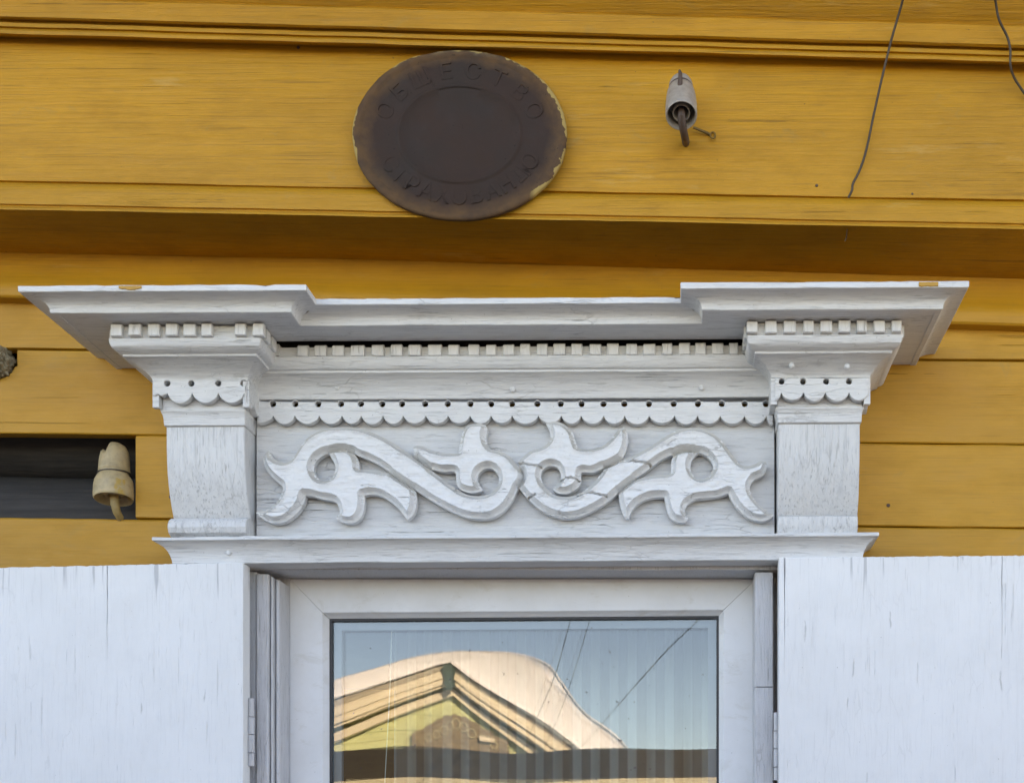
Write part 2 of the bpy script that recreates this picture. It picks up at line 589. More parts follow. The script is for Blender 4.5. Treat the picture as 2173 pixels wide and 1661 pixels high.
def make_road():  # unseen dark strip, added to cut bounce light onto the undersides
    t = NT('dark_low_bounce_road')
    co = t.coord()
    a = t.noise(co, 1.3, 7, 0.62)
    c = t.mix(t.rng(a, 0.42, 0.66), (0.055, 0.052, 0.050), (0.13, 0.13, 0.13))
    m = t.done(c, t.rng(a, 0.4, 0.6, 0.35, 0.7), t.bump(a, 0.03, 0.7))
    v, f = [], []
    n = 60
    for i in range(n + 1):
        x = -60 + 120 * i / n
        for y in (-0.06, -2.6, -5.0, -7.9):
            v.append((x, y + (0.12 * noise.noise(Vector((x * 0.4, y, 3))) if y < -1 else 0), 0.115))
    for i in range(n):
        for j in range(3):
            k = i * 4 + j
            f.append((k, k + 4, k + 5, k + 1))
    o = obj('road', v, f, m, None, angle=80)
    tag(o, 'unseen dark street strip, added to cut light bounced from the ground', kind='structure')


make_road()

# ------------------------------------------------------------------ the yellow house
house = thing('timber_house', (-0.3, 0.1, 0), 'ochre yellow timber house wall with horizontal boards under a projecting frieze', 'house')
YP, YF = M['yellow'], M['yellow_frieze']
HXL, HXR = -2.9, 2.3
OX0, OX1, OZ0, OZ1 = wx(-932), wx(214), wz(-1040), wz(604)     # rough window opening


def planks():
    def pl(dtop, yl0, yr0, yl1, yr1, xl=HXL, xr=HXR):
        b, e = 0.9, 0.0025
        prof = [(dtop - e, yl0 + b, yr0 + b), (dtop, yl0 + b + 2.5, yr0 + b + 2.5),
                (dtop, yl1 - b - 2.5, yr1 - b - 2.5), (dtop - e, yl1 - b, yr1 - b)]
        return strip('plank', prof, YP, house, -0.026, xl, xr, 0.0011, 0.03)
    # moulded board tucked under the frieze: cove above, roll below
    strip('bed_moulding', [(0.006, 528, 592), (0.006, 545, 606), (0.010, 572, 630), (0.017, 589, 646), (0.026, 597, 653),
                           (0.030, 606, 662), (0.031, 618, 676), (0.029, 626, 686), (0.025, 631, 691.5)], YP, house, -0.02)
    pl(0.0, 634, 690, 740, 765.5)
    # board with the gap for the old stub, cut as a plate
    s0 = 1 / S
    ytop = lambda px: 740.5 + px * 25.0 / PW
    ybot = lambda px: 919.5 + px * 23.0 / PW
    out = []
    xs = list(np.linspace(-1880, -34, 20)) + list(np.linspace(36, 4095, 45))
    for px in xs:
        out.append((px, ytop(px) + 1.5))
        if abs(px + 34) < 1e-6:
            out += [(-31, 765), (-26, 792), (-10, 806), (10, 800), (24, 790), (31, 778), (36, 776), (35, 760)]
    out += [(px, ybot(px) - 1.0) for px in reversed(list(np.linspace(-1880, 4095, 60)))]
    o2 = [((px - VX) * s0, ZC + (VY - py) * s0) for px, py in out]
    plate('plank', o2, [], lambda u, v, d: Vector((u, 0.026 - d, v)), 0.026, YP, house, 0.0018, 0.0005)
    # next course: broken away at left
    pl(0.0, 920.5, 943.5, 1097, 1120.5, P(288, 1000).x, HXR)
    pl(0.0, 920.5, 943.5, 1097, 1120.5, HXL, P(-265, 1000).x)
    y = 1098.0
    k = 0
    while y < 3600:
        h = 178 + random.uniform(-4, 4)
        a, b = y, y + h
        if b > VY - 604 and a < VY + 1040:
            pl(0.0, a, a + 23, b, b + 23, HXL, OX0 - 0.004)
            pl(0.0, a, a + 23, b, b + 23, OX1 + 0.004, HXR)
        else:
            pl(0.0, a, a + 23, b, b + 23)
        y = b + 1.0
        k += 1


planks()


def frieze():
    strip('frieze_board', [(0.157, 60, 120), (0.160, 66, 126), (0.160, 383, 424), (0.156, 386, 427)], YF, house, 0.10, amp=0.0009)
    strip('frieze_moulding', [(0.150, 383, 424.5), (0.158, 388, 430), (0.167, 391, 433), (0.172, 395, 437), (0.174, 402, 444), (0.174, 432, 474), (0.170, 435, 477),
                              (0.170, 438, 480), (0.176, 440, 482), (0.177, 444, 486), (0.168, 449.5, 491.5)], YF, house, 0.10, amp=0.0009)
    # soffit board of the frieze box
    a = strip('soffit_board', [(0.1655, 447.6, 489.6), (0.0, 531.5, 595)], YF, house, 0.0, amp=0.0006)
    # keep it a thin board: lift the back edge points
    strip('frieze_moulding', [(0.165, -8, 52), (0.188, -6, 54), (0.194, -3, 57), (0.195, 35, 96), (0.190, 40, 102), (0.180, 42, 104.5), (0.180, 46, 108),
                              (0.185, 48, 110), (0.186, 56, 118), (0.181, 59.5, 121.5), (0.182, 61, 123), (0.188, 64, 126), (0.188, 71, 132),
                              (0.179, 75.5, 136), (0.164, 77, 137)], YF, house, 0.12, amp=0.0009)
    strip('eaves_moulding', [(0.36, -300, -240), (0.33, -270, -210), (0.29, -200, -140), (0.24, -110, -50), (0.21, -40, 20), (0.189, -4, 56), (0.17, -3, 57)], YF, house, 0.12)


frieze()


def shell():
    """log core, side walls, roof: seen only at the gap and in passing"""
    L, Rr = HXL + 0.02, HXR - 0.02
    w = M['log']
    # stacked round logs behind the boards, each its own piece
    zlist = [wz(700) - 0.235 * k for k in range(10)]
    r = 0.125
    zc0 = P(0, 1106).z
    for k in range(-8, 9):
        zc = zc0 + k * 0.24
        if zc < 0.1: continue
        def one(x0, x1):
            rings = []
            n = max(2, int((x1 - x0) / 0.12))
            for i in range(n + 1):
                x = x0 + (x1 - x0) * i / n
                rings.append([Vector((x, 0.175 + r * math.cos(a), zc - 0.011 * (x + 1.26) + r * math.sin(a))) for a in [2 * math.pi * j / 20 for j in range(20)]])
            loft('log', rings, w, house, 0.003, angle=60)
        if zc + r > OZ0 and zc - r < OZ1:
            one(L, OX0 - 0.02)
            one(OX1 + 0.02, Rr)
        else:
            one(L, Rr)
    # solid wall behind the logs with window hole, then the rest of the box
    def solid(name, x0, x1, y0, y1, z0, z1, m):
        v = [(x, y, z) for x in (x0, x1) for y in (y0, y1) for z in (z0, z1)]
        f = [(0, 1, 3, 2), (4, 6, 7, 5), (0, 4, 5, 1), (2, 3, 7, 6), (0, 2, 6, 4), (1, 5, 7, 3)]
        return obj(name, v, f, m, house, smooth=False)
    TOP = 3.5
    solid('wall_core', L, OX0 - 0.02, 0.22, 0.32, 0.0, TOP, M['void'])
    solid('wall_core', OX1 + 0.02, Rr, 0.22, 0.32, 0.0, TOP, M['void'])
    solid('wall_core', OX0 - 0.02, OX1 + 0.02, 0.22, 0.32, OZ1 + 0.01, TOP, M['void'])
    solid('wall_core', OX0 - 0.02, OX1 + 0.02, 0.22, 0.32, 0.0, OZ0 - 0.01, M['void'])
    solid('side_wall', HXL - 0.08, HXL - 0.003, -0.002, 7.0, 0.0, TOP, YP)
    solid('side_wall', HXR + 0.003, HXR + 0.08, -0.002, 7.0, 0.0, TOP, YP)
    solid('back_wall', HXL, HXR, 7.0, 7.1, 0.0, TOP, YP)
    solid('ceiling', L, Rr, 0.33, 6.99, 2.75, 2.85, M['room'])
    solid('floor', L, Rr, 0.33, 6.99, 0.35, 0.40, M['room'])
    # frieze box top filling up to the eaves
    solid('frieze_core', HXL, HXR, -0.11, 0.21, 2.90, 3.42, YF)
    # eaves board and pitched roof
    solid('eaves_board', HXL - 0.45, HXR + 0.45, -0.55, 0.30, 3.46, 3.49, YF)
    v = []
    for x in (HXL - 0.5, HXR + 0.5):
        v += [(x, -0.6, 3.50), (x, 3.5, 6.2), (x, 7.6, 3.50), (x, 7.6, 3.60), (x, 3.5, 6.32), (x, -0.6, 3.60)]
    f = [(0, 6, 7, 1), (1, 7, 8, 2), (2, 8, 9, 3), (3, 9, 10, 4), (4, 10, 11, 5), (5, 11, 6, 0), (0, 1, 4, 5), (1, 2, 3, 4), (6, 11, 10, 7), (7, 10, 9, 8)]
    obj('roof', v, f, M['roofing'], house, smooth=False)
    for x in (HXL - 0.08, HXR):
        v = [(x, 0, 3.5), (x, 3.5, 6.2), (x, 7.1, 3.5), (x + 0.08, 0, 3.5), (x + 0.08, 3.5, 6.2), (x + 0.08, 7.1, 3.5)]
        obj('gable_wall', v, [(0, 1, 2), (3, 5, 4), (0, 3, 4, 1), (1, 4, 5, 2), (2, 5, 3, 0)], YP, house, smooth=False)


shell()

# ------------------------------------------------------------------ carved white window casing
casing = thing('window_casing', (wx(-348), -0.05, wz(587)), 'white painted carved wooden window casing with dentilled cornice and scrollwork panel', 'window casing')
WX_, WC, WP_, WZ_, WD = M['white_x'], M['white_carved'], M['white_panel'], M['white_z'], M['white_dentil']
K = 0.0048


def sh(v):          # the whole casing has sagged a little to the left
    return Vector((v[0], v[1], v[2] + K * (v[0] + 0.45)))


ZS = wz(1020)       # underside of the cornice


def cornice():
    xl, xa, xb, xr = wx(-1203), wx(-746), wx(36), wx(493)
    fo, fm = 0.25, 0.194
    path = [(xl, 0.0), (xl, -fo), (xa, -fo), (xa, -fm), (xb, -fm), (xb, -fo), (xr, -fo), (xr, 0.0)]
    prof = [(-0.010, 0.0), (-0.001, 0.0), (0.0005, 0.001), (0.001, 0.0065), (0.0025, 0.011), (0.006, 0.0145), (0.012, 0.0175), (0.020, 0.0195), (0.029, 0.0205),
            (0.0345, 0.0208), (0.0355, 0.0215), (0.036, 0.0295), (0.035, 0.0308), (-0.010, 0.0312)]
    crown = sweep('cornice', path, prof, M['white_soffit'], casing, 0.0006, 0.015, chip=(11, 12), base_z=ZS, shear=sh)
    poly = [(p[0], p[1]) for p in path]
    # soffit boards inside the crown, with the joints between boards
    ins = 0.009
    pin = [(xl + ins, -0.0), (xl + ins, -fo + ins), (xa - ins, -fo + ins), (xa - ins, -fm + ins), (xb + ins, -fm + ins), (xb + ins, -fo + ins), (xr - ins, -fo + ins), (xr - ins, -0.0), (wx(188), -0.0), (wx(188), -0.1235), (wx(-884), -0.1235), (wx(-884), 0.0)]
    plate('soffit_board', pin, [], lambda u, v, d: sh(Vector((u, v, ZS + 0.021 - d))), 0.0196, M['white_soffit'], casing, 0.0005)
    cov = [(xl - 0.02, 0.0), (xl - 0.02, -fo - 0.02), (xa + 0.015, -fo - 0.02), (xa + 0.015, -fm - 0.02), (xb - 0.015, -fm - 0.02), (xb - 0.015, -fo - 0.02), (xr + 0.02, -fo - 0.02), (xr + 0.02, 0.0)]
    plate('blocking_cover', cov, [], lambda u, v, d: sh(Vector((u, v, ZS + 0.0315 + d))), 0.004, plain('dark_low_bounce_cover', (0.11, 0.10, 0.09), 0.7, 0.4, 20.0), casing, 0.0005)  # unseen cover, added to keep the slot dark; dull so it bounces little
    # paint marks on the front fillet
    for px0, px1, y0, y1, nm in ((1950, 1991, 595, 608, 'paint_patch'), (252, 300, 607, 619, 'paint_smear')):
        d = fo + 0.0366
        a, b = P(px0, y1, d), P(px1, y0, d)
        xs = np.linspace(a.x, b.x, 14)
        zt = ZS + 0.0290
        up, lo = [], []
        for i, x in enumerate(xs):
            e = 0.0006 * noise.noise(Vector((x * 300, 1, 0)))
            up.append((x, zt + e))
            lo.append((x, ZS + 0.0222 + 0.0012 * noise.noise(Vector((x * 200, 5, 0))) + (0.003 * abs(i - 7) / 7 if nm == 'paint_smear' else 0)))
        outl = up + lo[::-1]
        plate(nm, outl, [], lambda u, v, dd: sh(Vector((u, -(fo + 0.0352 + dd * 1.0), v))), 0.0022, M['yellow_plain'], crown, 0.0004)


cornice()


def ring_piece(name, xl, xr, rows, ks, back, mat, parent, d_ref, amp=0.0005, zmax=None, n=10):
    """rows = [(z px, d)], sides flare by ks of the front flare"""
    rings = []
    for z, d in rows:
        o = (d - d_ref)
        a, b = xl - o * ks, xr + o * ks
        c = 0.0015
        ring = [Vector((a, -back, wz(z))), Vector((a, -(back + (d - back) * 0.5), wz(z))), Vector((a, -d + c, wz(z))), Vector((a + c, -d, wz(z)))]
        for i in range(1, n):
            ring.append(Vector((a + (b - a) * i / n, -d, wz(z))))
        ring += [Vector((b - c, -d, wz(z))), Vector((b, -d + c, wz(z))), Vector((b, -(back + (d - back) * 0.5), wz(z))), Vector((b, -back, wz(z)))]
        rings.append([sh(v) for v in ring])
    return loft(name, rings, mat, parent, amp, angle=28)


def scallop(xs, ytop, ycusp, ybot, xl, xr, skip_first=None):
    """outline in pixels: straight top, scalloped lower edge, xs = cusp positions"""
    e = [xl] + [x for x in xs if xl + 6 < x < xr - 4] + [xr]
    low = []
    for i in range(len(e) - 1):
        a, b = e[i], e[i + 1]
        yb = skip_first if (skip_first and i == 0) else ybot
        full = b - a
        wob = random.uniform(-1.5, 1.5)
        for k in range(13):
            t = k / 13
            if i == 0 and not skip_first:                     # half scallop running under the corner
                t = 0.5 + t * 0.5 if full < 40 else t
            if i == len(e) - 2 and full < 34: t = t * 0.62
            yy = ycusp + (yb + wob - ycusp) * max(0.0, math.sin(math.pi * t)) ** 0.62
            if skip_first and i == 0: yy = skip_first + 2 * math.sin(k)
            low.append((a + (b - a) * k / 13, yy))
    low.append((xr, ycusp + 3))
    return [(xl, ytop)] + low + [(xr, ytop)]


def circ(cx, cy, r, n=12):
    return [(cx + r * math.cos(2 * math.pi * k / n) * random.uniform(0.92, 1.08), cy + r * math.sin(2 * math.pi * k / n) * random.uniform(0.92, 1.08)) for k in range(n)]


def flat_map(d_back):
    return lambda u, v, t: sh(Vector((u, -(d_back + t), v)))


def px_loop(loop, d):
    """photo pixels to plate coordinates, undoing the sag so the points land where the photo has them"""
    r = []
    for x, y in loop:
        p = P(x, y, d)
        r.append((p.x, p.z - K * (p.x + 0.45)))
    return r


def pilaster(xl, xr, holes, cusps, hy, cy, by, ty, ex, dent, side, broken=None, label=None):
    pil = bpy.data.objects.new('pilaster', None)
    pil.empty_display_size = 0.03
    COL.objects.link(pil)
    pil.parent = casing
    pil.location = Vector(((xl + xr) / 2, -0.05, wz(640))) - Vector(casing.location)
    WORLD[pil.name] = Vector(((xl + xr) / 2, -0.05, wz(640)))
    if label: pil['label'] = label
    B = 0.004
    # curved shaft
    rows = [(680, 0.072), (683, 0.0745), (692, 0.0785), (706, 0.0845), (722, 0.0905), (742, 0.0965), (764, 0.1015), (790, 0.1045), (820, 0.106), (857, 0.106)]
    ring_piece('shaft', xl, xr, rows, 0.0, B, WZ_, pil, 0.106, 0.0006)
    if side == 'l':
        rows = [(636, 0.076), (640, 0.088), (646, 0.096), (656, 0.0995), (664, 0.0985), (672, 0.094), (677, 0.087), (679.7, 0.078)]
    else:
        rows = [(636, 0.079), (645, 0.0795), (652, 0.083), (664, 0.0855), (676, 0.0835), (679.7, 0.0765)]
    ring_piece('base', xl, xr, rows, 0.05, B, WZ_, pil, 0.09, 0.0008)
    rows = [(857.3, 0.107), (859, 0.1105), (864, 0.1112), (872, 0.1118), (880, 0.114), (884.5, 0.1175), (887, 0.1175), (888.5, 0.1135), (915, 0.1135)]
    ring_piece('necking', xl, xr, rows, 0.5, B, WX_, pil, 0.106, 0.0005)
    # flaring capital
    rows = [(915.5, 0.085), (939.5, 0.085), (941, 0.1305), (944, 0.131), (947, 0.133), (951, 0.1365), (956, 0.1435), (961, 0.153), (965, 0.1635), (968, 0.1745),
            (968.6, 0.179), (972.5, 0.1805), (973.3, 0.1845), (976, 0.193), (980, 0.1985), (986, 0.2015), (994, 0.2025), (995.5, 0.2005), (996, 0.1985), (1018.5, 0.1985)]
    cap = ring_piece('capital', xl, xr, rows, 0.62, B, WX_, pil, 0.106, 0.0006)
    # scalloped apron with drilled holes
    loop = scallop(cusps, ty, cy, by, ex[0], ex[1], broken)
    d = 0.131
    lp = px_loop(loop, d)
    hl = [px_loop(circ(x, hy, 6.6), d) for x in holes]
    ap = plate('scalloped_apron', lp, hl, flat_map(0.1188), d + 0.0003 - 0.1188, WX_, pil, 0.001)
    # side aprons
    for s, xx in ((-1, xl - 0.0155), (1, xr + 0.0155)):
        zt, zc, zb = wz(941), wz(906), wz(888)
        lo = []
        y0, y1 = 0.055, 0.128
        for k in range(25):
            t = k / 24
            f = (t * 1.6) % 1.0
            lo.append((y0 + (y1 - y0) * t, zc + (zb - zc) * max(0, math.sin(math.pi * f)) ** 0.62))
        outl = [(y0, zt)] + lo + [(y1, zt)]
        plate('scalloped_apron', outl, [], (lambda s, xx: lambda u, v, t: sh(Vector((xx - s * 0.011 + s * t, -u, v))))(s, xx), 0.011, WX_, pil, 0.0008)
    # dentils: front row from the photo, then the returns
    for (a, b) in dent:
        dz0, dz1 = 995.7 + random.uniform(-0.8, 0.6), 1019.2 + random.uniform(-1, 0.3)
        p0, p1 = P(a, 700, 0.209), P(b, 700, 0.209)
        rag = random.uniform(0, 0.0012)
        rings = []
        for x in (p0.x, p0.x + 0.001, p1.x - 0.001, p1.x):
            e = 0.0012 if x in (p0.x, p1.x) else 0
            rings.append([sh(Vector((x + random.uniform(-.0004, .0004), -dd, wz(zz)))) for dd, zz in
                          ((0.1975, dz0), (0.2075 - e + rag, dz0), (0.2095 - e + rag, dz0 + 1.5), (0.2095 - e, dz1 - 1), (0.208 - e, dz1), (0.1975, dz1))])
        loft('dentil', rings, WD, cap, 0.0004, sc=40)
    for s, xx in ((-1, xl - 0.0925 * 0.62), (1, xr + 0.0925 * 0.62)):
        for k in range(4):
            y0 = 0.186 - k * 0.034
            if y0 < 0.085: continue
            rings = []
            for dd in (y0 - 0.02, y0 - 0.019, y0 - 0.001, y0):
                rings.append([sh(Vector((xx + s * o, -dd, wz(zz)))) for o, zz in ((-0.001, 995.7), (0.006, 995.7), (0.0075, 997), (0.0075, 1018), (0.006, 1019), (-0.001, 1019))])
            loft('dentil', rings, WD, cap, 0.0005, sc=40)
    return pil


def z5(v): return v / 5.4325 + 220


def z2(v): return v / 2.479 + 1440


pilaster(wx(-1048.6), wx(-890), [z5(v) for v in (733, 1010, 1320, 1608)], [z5(v) for v in (735, 1020, 1322, 1622)], 813, 834, 856, 804.5, (323.5, 523),
         [(z5(a), z5(b)) for a, b in ((78, 205), (285, 425), (510, 640), (715, 852), (918, 1058), (1125, 1245), (1510, 1635), (1718, 1842))], 'l', broken=838,
         label='pilaster with a rounded roll base and a missing dentil')
pilaster(wx(193.5), wx(358), [z2(v) for v in (542, 655, 777, 897)], [z2(v) for v in (540, 657, 772, 897)], 809, 833, 850, 801, (1644.5, 1843),
         [(z2(a), z2(b)) for a, b in ((358, 415), (456, 517), (553, 616), (657, 712), (747, 806), (842, 904), (938, 990), (1028, 1085), (1122, 1172))], 'r',
         label='pilaster with a square cut base')


def z5b(v): return v / 3.88 + 560


def z6(v): return v / 3.505 + 1070


XPL, XPR = wx(-885), wx(189)


def centre():
    # plain board behind the carving
    box('panel', XPL, XPR, 0.02, 0.055, wz(636.5), wz(897), WP_, casing, 0.001, 0.0006)
    # moulded frieze over it
    prof = [(0.0565, 924), (0.074, 924), (0.0755, 925.5), (0.0765, 930), (0.0795, 938), (0.0845, 946), (0.091, 953.5), (0.099, 960), (0.1065, 963.5), (0.1085, 964.3), (0.109, 968), (0.1095, 968.7),
            (0.1135, 970), (0.117, 974), (0.1195, 980), (0.121, 986), (0.1213, 991), (0.120, 992.3), (0.1145, 992.6), (0.1145, 1013), (0.112, 1014), (0.0565, 1014)]
    xs = np.linspace(wx(-884), wx(188), 80)
    mo = loft('frieze_moulding', [[sh(Vector((x, -d, wz(z)))) for d, z in prof] for x in xs], WX_, casing, 0.0007, angle=28)
    d5 = [(275, 360), (415, 510), (560, 655), (715, 825), (885, 985), (1042, 1135), (1190, 1290), (1350, 1460), (1515, 1605), (1680, 1770), (1828, 1910), (1968, 2058)]
    d6 = [(118, 192), (243, 320), (365, 452), (497, 580), (637, 720), (764, 850), (907, 988), (1035, 1122), (1175, 1250), (1300, 1382), (1422, 1498), (1545, 1630), (1675, 1738)]
    for a, b in [(z5b(a), z5b(b)) for a, b in d5] + [(z6(a), z6(b)) for a, b in d6]:
        p0, p1 = P(a, 740, 0.1235), P(b, 740, 0.1235)
        dz0, dz1 = 991.9 + random.uniform(-0.8, 0.8), 1015.5 + random.uniform(-1.2, 0.6)
        rg = random.uniform(-0.0008, 0.001)
        rings = []
        for i, x in enumerate((p0.x, p0.x + 0.0012, p1.x - 0.0012, p1.x)):
            e = 0.0012 if i in (0, 3) else 0
            rings.append([sh(Vector((x + random.uniform(-.0006, .0006), -dd, wz(zz)))) for dd, zz in
                          ((0.113, dz0), (0.1215 - e + rg, dz0), (0.1235 - e + rg, dz0 + 1.6), (0.1238 - e + rg, dz1 - 3.5), (0.1205 - e, dz1), (0.113, dz1))])
        loft('dentil', rings, WD, mo, 0.0004, sc=40)
    cus = [z5b(v) for v in (78, 255, 457, 643, 800, 980, 1147, 1332, 1517, 1698, 1870, 2043)] + [z6(v) for v in (255, 425, 573, 740, 895, 1078, 1267, 1438, 1607, 1788, 1950)]
    hol = [z5b(v) for v in (73, 258, 447, 633, 797, 973, 1137, 1327, 1513, 1700, 1870, 2043)] + [z6(v) for v in (245, 420, 575, 738, 893, 1077, 1261, 1441, 1618, 1789, 1947)]
    loop = scallop(cus, 850, 882, 899, 546, 1641)
    plate('scalloped_apron', px_loop(loop, 0.0735), [px_loop(circ(x, 856.5, 6.6), 0.0735) for x in hol], flat_map(0.0600), 0.0135, WX_, casing, 0.001)
    # nail heads swallowed by paint
    for px, py, d in ((715, 821, 0.083), (1088, 826, 0.082), (1489, 822, 0.083), (1680, 775, 0.158), (1798, 777, 0.157), (485, 1172, 0.088)):
        c = P(px, py, d)
        lathe('nail_head', c + Vector((0, 0.003, 0)), (0, -1, 0), [(0.0052, 0), (0.005, 0.003), (0.0035, 0.0048), (0.001, 0.0054)], WX_, casing, 12)


centre()


def ornament():
    """scrollwork traced from the photo: outlines, holes, the seams between leaves, and the splits"""
    L = lambda pts: [(x / 3.622 + 520, y / 3.622 + 860) for x, y in pts]
    Rt = lambda pts: [(x / 3.505 + 1070, y / 3.505 + 860) for x, y in pts]
    # pieces of outline; each piece is smoothed, corners lie between pieces
    outer = [
        L([(2100, 628), (2052, 728), (1985, 808), (1900, 858), (1800, 870), (1700, 856), (1600, 818), (1500, 768), (1400, 708), (1302, 642)]),
        L([(1302, 642), (1316, 700), (1313, 770), (1288, 838), (1248, 874)]),
        L([(1248, 874), (1222, 848), (1185, 798), (1120, 738), (1040, 692), (965, 680), (912, 690)]),
        L([(912, 690), (916, 740), (908, 806), (878, 868), (820, 902), (745, 894), (692, 858)]),
        L([(692, 858), (722, 828), (722, 792), (704, 752), (672, 730), (590, 716), (520, 696), (462, 690)]),
        L([(462, 690), (440, 762), (382, 838), (302, 892), (212, 902), (138, 872), (80, 822)]),
        L([(80, 822), (150, 806), (215, 765), (262, 708), (286, 650), (284, 615)]),
        L([(284, 615), (240, 582), (192, 535), (152, 478), (135, 420), (148, 372), (184, 345)]),
        L([(184, 345), (200, 384), (240, 418), (292, 436), (342, 425), (372, 392), (440, 288), (505, 226), (585, 186), (680, 167), (800, 166), (900, 181), (1000, 216), (1100, 264), (1200, 328), (1288, 384)]),
        L([(1288, 384), (1300, 352), (1286, 322)]),
        L([(1286, 322), (1318, 305), (1370, 312), (1450, 345), (1540, 364), (1638, 364)]),
        L([(1638, 364), (1648, 290), (1668, 212), (1710, 152), (1790, 135), (1846, 148)]),
        L([(1846, 148), (1860, 180), (1850, 240), (1860, 290), (1890, 332), (1960, 350), (2030, 385), (2080, 440), (2110, 476)]),
        Rt([(98, 418), (150, 368), (205, 330), (272, 312), (322, 278), (342, 230), (332, 176), (308, 128)]),
        Rt([(308, 128), (370, 116), (428, 130), (478, 164), (512, 205), (528, 258), (546, 310)]),
        Rt([(546, 310), (600, 320), (665, 318), (742, 290), (800, 238), (842, 182), (890, 158)]),
        Rt([(890, 158), (914, 198), (920, 268), (902, 340), (876, 394)]),
        Rt([(876, 394), (935, 380), (1005, 346), (1090, 298), (1180, 240), (1270, 190), (1350, 166), (1440, 168), (1520, 190), (1592, 234), (1652, 302), (1702, 370), (1752, 430), (1805, 448), (1862, 434), (1905, 410), (1945, 414)]),
        Rt([(1945, 414), (1955, 448), (1938, 500), (1912, 524), (1862, 548), (1832, 588), (1830, 630), (1855, 685), (1905, 742), (1960, 788), (2005, 812)]),
        Rt([(2005, 812), (1970, 842), (1910, 858), (1832, 840), (1762, 792), (1704, 722), (1666, 650)]),
        Rt([(1666, 650), (1592, 676), (1500, 688), (1425, 696), (1366, 730), (1344, 770), (1352, 806), (1366, 832)]),
        Rt([(1366, 832), (1350, 858), (1310, 866), (1258, 850), (1222, 808), (1202, 742), (1190, 680)]),
        Rt([(1190, 680), (1110, 682), (1042, 702), (975, 746), (938, 800), (928, 838)]),
        Rt([(928, 838), (896, 828), (870, 770), (854, 702), (850, 642)]),
        Rt([(850, 642), (800, 690), (722, 744), (622, 798), (522, 832), (430, 836), (342, 812), (262, 768), (182, 698), (132, 640), (104, 604)]),
    ]
    ol = []
    for piece in outer:
        ol += [(p.x, p.y) for p in smooth_line(piece, 5)][:-1]
    holes = [
        L([(1425, 487), (1520, 508), (1608, 507), (1620, 556), (1626, 604), (1648, 638), (1695, 662), (1750, 671), (1800, 660), (1824, 645), (1803, 612), (1786, 570), (1796, 520), (1840, 484), (1895, 482),
           (1936, 520), (1949, 575), (1930, 632), (1885, 672), (1820, 692), (1740, 690), (1670, 668), (1600, 622), (1530, 570), (1470, 524)]),
        L([(526, 485), (545, 425), (592, 384), (636, 366), (660, 400), (684, 440), (691, 482), (676, 532), (640, 570), (592, 577), (546, 546)]),
        L([(828, 358), (870, 385), (950, 415), (1020, 450), (1080, 488), (1103, 510), (1050, 509), (980, 496), (910, 490), (878, 488), (872, 440), (856, 396)]),
        Rt([(272, 520), (286, 476), (330, 448), (380, 452), (412, 484), (421, 530), (410, 566), (372, 600), (362, 622), (400, 650), (470, 652), (530, 622), (562, 588), (571, 560), (574, 496), (660, 496), (742, 462), (692, 540), (640, 592), (580, 640), (520, 668), (440, 676),
            (370, 660), (310, 610), (284, 570)]),
        Rt([(1385, 440), (1402, 396), (1446, 352), (1500, 372), (1544, 420), (1552, 472), (1520, 522), (1462, 546), (1410, 520), (1387, 474)]),
        Rt([(978, 544), (1060, 482), (1150, 412), (1228, 372), (1254, 368), (1242, 420), (1240, 478), (1224, 508), (1150, 514), (1060, 526)]),
    ]
    hs = [[(p.x, p.y) for p in smooth_line(h, 4, True)] for h in holes]
    seams = [L([(1105, 512), (1190, 570), (1300, 642)]), L([(1290, 385), (1350, 432), (1425, 487)]), L([(636, 362), (690, 346), (760, 340), (828, 356)]),
             Rt([(876, 394), (820, 425), (744, 462)]), Rt([(850, 642), (915, 590), (978, 544)]), Rt([(1254, 366), (1310, 342), (1380, 334), (1446, 352)]),
             L([(2112, 478), (2135, 520), (2130, 580), (2100, 628)])]
    splits = [Rt([(92, 424), (160, 445), (275, 462)]), Rt([(744, 456), (850, 434), (950, 420), (1090, 442)]), Rt([(178, 686), (235, 670)]), Rt([(545, 676), (600, 660), (655, 655), (700, 668), (765, 680)]),
              Rt([(405, 562), (470, 548), (500, 545), (560, 562)])]
    segs = []
    for lp in [ol] + hs:
        a = np.array(lp)
        segs.append(np.hstack([a, np.roll(a, -1, axis=0)]))
    sm = []
    for s in seams:
        q = [(p.x, p.y) for p in smooth_line(s, 6)]
        for i in range(len(q) - 1): sm.append((*q[i], *q[i + 1]))
    sp = []
    for s in splits:
        q = []
        for i in range(len(s) - 1):
            for k in range(5):
                t = k / 5
                q.append((s[i][0] + (s[i + 1][0] - s[i][0]) * t + random.uniform(-1, 1), s[i][1] + (s[i + 1][1] - s[i][1]) * t + random.uniform(-1, 1)))
        q.append(s[-1])
        for i in range(len(q) - 1): sp.append((*q[i], *q[i + 1]))
    E = np.vstack(segs)

    def dist(pts, sg):
        sg = np.array(sg)
        a, b = sg[:, :2], sg[:, 2:]
        ab = b - a
        l2 = (ab ** 2).sum(1) + 1e-9
        out = np.empty(len(pts))
        for i in range(0, len(pts), 800):
            p = pts[i:i + 800, None, :]
            t = np.clip(((p - a) * ab).sum(2) / l2, 0, 1)
            q = a + t[..., None] * ab
            out[i:i + 800] = np.sqrt(((p - q) ** 2).sum(2)).min(1)
        return out

    def inside(pts, sg):
        c = np.zeros(len(pts), bool)
        for x0, y0, x1, y1 in sg:
            m = ((y0 > pts[:, 1]) != (y1 > pts[:, 1]))
            if not m.any(): continue
            xi = (x1 - x0) * (pts[:, 1] - y0) / (y1 - y0 + 1e-12) + x0
            c ^= m & (pts[:, 0] < xi)
        return c

    st = 2.6
    gx, gy = np.meshgrid(np.arange(540, 1650, st), np.arange(890, 1112, st * 0.866))
    gx[1::2] += st / 2
